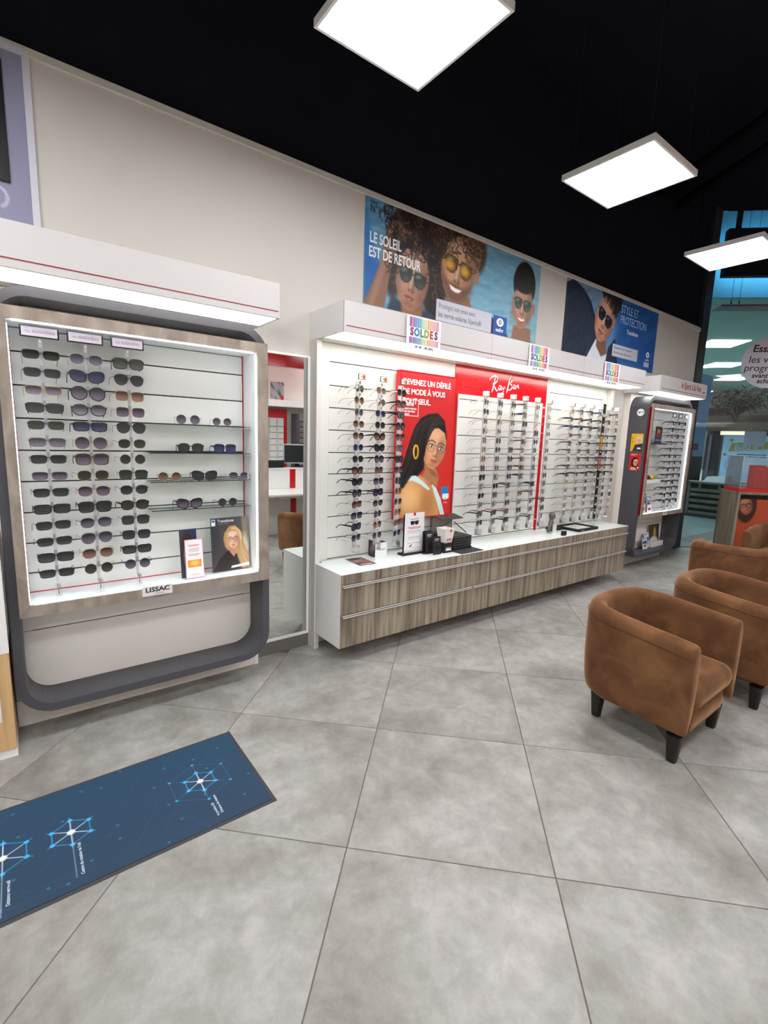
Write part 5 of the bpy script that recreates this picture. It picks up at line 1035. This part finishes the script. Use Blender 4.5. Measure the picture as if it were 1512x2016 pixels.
# far shop front at x=20
t=mk('far_shop_front','dark far shop front with brown fascia and cream lit band','shop front',(20,0,0))
B('fascia',mat('far_brown','4d463e',.8,noise=.3,nscale=1.2),t,0,.2,1.6,3.9,2.24,2.78); B('lit_band',mat('far_cream','e8e6cc',.5,emit=.5),t,-.05,0,2.50,3.35,2.11,2.24)
B('dark_opening',mat('far_purple','241f2c',.5,noise=.2,nscale=1),t,.05,.15,3.18,3.8,.85,2.10); B('opening_post',mat('far_lilac','6e6474',.6),t,-.03,.05,3.60,3.68,.5,2.1); B('opening_post',mat('far_olive','4a5248',.6),t,-.03,.05,3.18,3.30,.5,2.1)
B('upper_wall',mat('far_maroon','2f1a20',.8,noise=.3,nscale=1),t,.25,.35,3.3,3.95,2.30,3.07); B('rear_wall',mat('far_grey','5a5c5c',.8,noise=.3,nscale=.8),t,.36,.46,-1,3.9,0,3.7)
text('la Graine de Thomas',.17,(-.02,2.44,2.40),SIDEL,mat('neon_cyan','bff4ff',.5,emit=1.6),t,.35,bold=.004)
cv=Cv(1.9,1.6,70,'8fb4d2'); cv.tex(.4,5,6,None,3,'b4cfe4'); cv.poly([(.25,.55),(.35,.25),(1.7,.18),(1.75,.42)],'7d7f45',1,.02); cv.ell(.35,1.0,.18,.2,'6f9abf',.2,0,.8); cv.ell(1.2,1.1,.3,.2,'a8c4da',.3,0,.8); cv.rect(.6,.62,1.7,.72,'3a4a7a')
t=mk('library_board','pale blue BIBLIO board with a star pattern beyond the window','board',(19.8,3.18,.48)); sheet('print',cv,(1.45,1.6),(0,0,0),(0,0,R(-90)),t,PRINTG,thick=.03); text('BIBLIO',.30,(-.01,-.78,1.2),SIDEL,mat('ink_pale','c9dcea',.5),t,.95,bold=.012); text('JE LIS, TU LIS',.11,(-.01,-.85,.91),SIDEL,mat('ink_pale','b9d0e0'),t,.9)
for a,b in ((.25,1.45),(.1,.95)):
    mbs=MB().prism([( -a+.07*(1 if k%2 else .4)*math.cos(2*PI*k/10), b+.07*(1 if k%2 else .4)*math.sin(2*PI*k/10)) for k in range(10)],-.012,-.008,'x').build('star_motif',mat('star_olive','7a7a50',.6),t)
t=mk('white_notice','white glossy notice board hanging in front of the BIBLIO board','notice',(19.5,1.9,1.78)); B('board',mat('notice_white','d8dbf0',.2),t,0,.02,0,.6,0,.45)
t=mk('white_car','white rounded display car seen beyond the planter','car',(19.0,3.45,.35)); tag(B('podium',mat('far_grey'),None,18.85,19.7,2.6,3.6,.001,.228),'low grey podium carrying the small white car','podium'); 
MB().add([(0,y,z) for y,z in ((-.75,.0),(.0,.0),(.0,.12),(-.12,.18),(-.18,.3),(-.75,.34))]+[(.6,y,z) for y,z in ((-.75,.0),(.0,.0),(.0,.12),(-.12,.18),(-.18,.3),(-.75,.34))],[(0,1,2,3,4,5),(11,10,9,8,7,6)]+[(i,(i+1)%6,6+(i+1)%6,6+i) for i in range(6)]).build('body',mat('car_white','e6ecf2',.3),t)
for y in (-.15,-.6): MB().lathe([(.12,0),(.12,.03)],0,0,16).build('wheel',BLACK,t,(-.03,y,-.0),(0,R(90),0))
# tree
tr=mk('indoor_tree','dark spreading indoor tree beyond the shop window','tree',(19.25,2.75,2.515))
mb=MB(); rt_=random.Random(5); tips=[]
for k in range(11):
    a=rt_.uniform(0,2*PI); sp=rt_.uniform(.3,1.1); p=[(.0,.0,0),(.03*math.cos(a),.12*math.sin(a),.25),(sp*.2*math.cos(a),sp*.6*math.sin(a),.55),(sp*.4*math.cos(a),sp*1.1*math.sin(a),.75+rt_.uniform(-.1,.2))]; mb.tube(p,[.03,.025,.015,.006],5); tips+=[p[2],p[3]]
mb.build('branches',mat('bark_dark','2a2620',.9,noise=.2),tr)
mb=MB()
for k in range(2600):
    c=Vector(rt_.choice(tips))+Vector((max(-.3,min(.3,rt_.gauss(-.05,.16))),rt_.gauss(0,.27),rt_.gauss(.02,.12))); d=Vector((rt_.gauss(0,1),rt_.gauss(0,1),rt_.gauss(0,.5))).normalized()*.05; e=d.cross(Vector((rt_.gauss(0,1),rt_.gauss(0,1),1))).normalized()*.018
    mb.add([c-d,c+e,c+d,c-e],[(0,1,2,3)])
tag(mb.build('foliage',mat('leaf_dark','24352c',.7,noise=.4,nscale=5),tr),kind='stuff')
t=mk('tree_planter','brownish planter roof under the indoor tree','planter',(19.0,2.7,2.25)); B('box_body',mat('planter_brown','5c4c44',.8,noise=.2),t,-.3,.7,-1.3,.9,0,.24)

# ================================================================ THE SIDE SEEN IN THE MIRROR
t=mk('desk','white consultation desk with wood edge and red stripe, seen in the mirror','desk',(2.9,-4.1,0))
cvp=rrect(-.2,1.5,0,.85,.25,6); MB().prism(cvp,.72,.745,'z').build('desk_top',mat('desk_white','e4e0da',.35,noise=.01),t); MB().prism([(x*1.0,y) for x,y in rrect(-.198,1.498,.002,.848,.25,6)],.69,.7195,'z').build('edge_band',OAKF,t)
B('leg_panel',WHITE,t,.0,1.4,.05,.08,0,.689); B('screen_panel',WHITE,t,-.2,1.5,.02,.05,.746,1.06,bev=.003); B('red_stripe',REDP,t,.62,.72,.051,.056,.746,1.06); B('red_stripe',REDP,t,.62,.72,.081,.086,0,.689); B('screen_cap',WHITE,t,-.2,1.5,-.10,.06,1.061,1.08)
t=mk('monitor','dark computer monitor tilted on the desk screen, seen in the mirror','monitor',(3.70,-4.15,1.085),R(12)); B('bezel',mat('bezel_grey','b8b8bc',.4),t,-.24,.24,0,.03,.06,.38,bev=.005); B('screen',mat('screen_glass','20282a',.15),t,-.22,.22,.031,.033,.08,.36); B('stand',BLACK,t,-.04,.04,-.02,.0,.0,.2); B('foot',BLACK,t,-.1,.1,-.08,.05,0,.01)
t=mk('printer','black desktop device with white paper on the desk, seen in mirror','printer',(3.28,-4.12,1.085)); MB().bbox(-.16,.16,-.05,.06,0,.12,b=.02).build('body',BLACK,t); B('paper',WHITE,t,-.14,.12,-.03,.05,.121,.13)
t=mk('red_folder','red folder standing at the right end of the desk, seen in the mirror','folder',(3.98,-4.12,1.085)); B('cover',REDP,t,0,.04,-.03,.06,0,.22)
ow=mk('opposite_wall_unit','red and white eyewear wall unit on the far side, seen in the mirror','wall unit',(3.1,-6.19,0))
B('red_panel',REDP,ow,0,1.38,.001,.05,.66,2.13); B('white_inset',WHT2,ow,.05,1.30,.05,.06,.70,1.95); B('white_cornice',WHITE,ow,-.1,4.0,.001,.30,2.17,2.30); B('shelf_base',WHITE,ow,0,1.38,.001,.4,.13,.65)
o=ribbon(ow,Rl+Al+Bl+Nl,-.0,0,.11,0,mat('script_white','ffffff'),wd=.07); o.location=(.9,.053,1.98); o.rotation_euler=(0,0,PI)
for k in range(9): MB().tube([(.06,.066,.78+.125*k),(1.29,.066,.78+.125*k)],.004,4).build('frame_row',FC['gunmetal'],ow)
for k in range(7): B('rod_post',ROD,ow,.12+.17*k,.14+.17*k,.061,.09,.72,1.93)
for k in range(3): B('dark_rack',RING,ow,1.50+.32*k,1.56+.32*k,.001,.25,.6,2.05); 
for k in range(3):
    mbk=MB()
    for q in range(11): mbk.tube([(1.58+.32*k,.12,.75+.115*q),(1.80+.32*k,.12,.75+.115*q)],.012,5)
    mbk.build('rack_rows',FC['gunmetal'],ow)
tag(B('red_fascia',REDP,None,2.2,7.5,-5.2,-5.1,2.83,3.32),'broad red fascia high across the shop, seen in the mirror','fascia')
t=mk('framed_photo','small black and white framed photo on the far cornice, seen in mirror','photo',(4.32,-5.95,2.305)); cv=Cv(.3,.36,120,'9a9a9c'); cv.tex(.7,40,30,None,4,'2a2a2c'); cv.rect(0,.28,.08,.36,'b8202c'); sheet('print',cv,(.28,.34),(0,0,0),(0,0,R(180)),t,thick=.012,edge='222222')
fill_valances=[(-2.6,'left'),(-.3,'middle'),(5.2,'right')]  # lit valances added on the opposite wall as fill from the front
for x,nm in fill_valances:
    t=thing('light_valance',f'lit valance added for fill light on the opposite wall behind the camera, {nm} one','valance',(x,-6.19,2.27)); B('fascia_board',WHITE,t,0,2.1,.43,.446,0,.19); B('top_panel',WHITE,t,0,2.1,0,.429,.17,.19); B('diffuser',STRIPL,t,.03,2.07,.15,.41,-.001,.004)
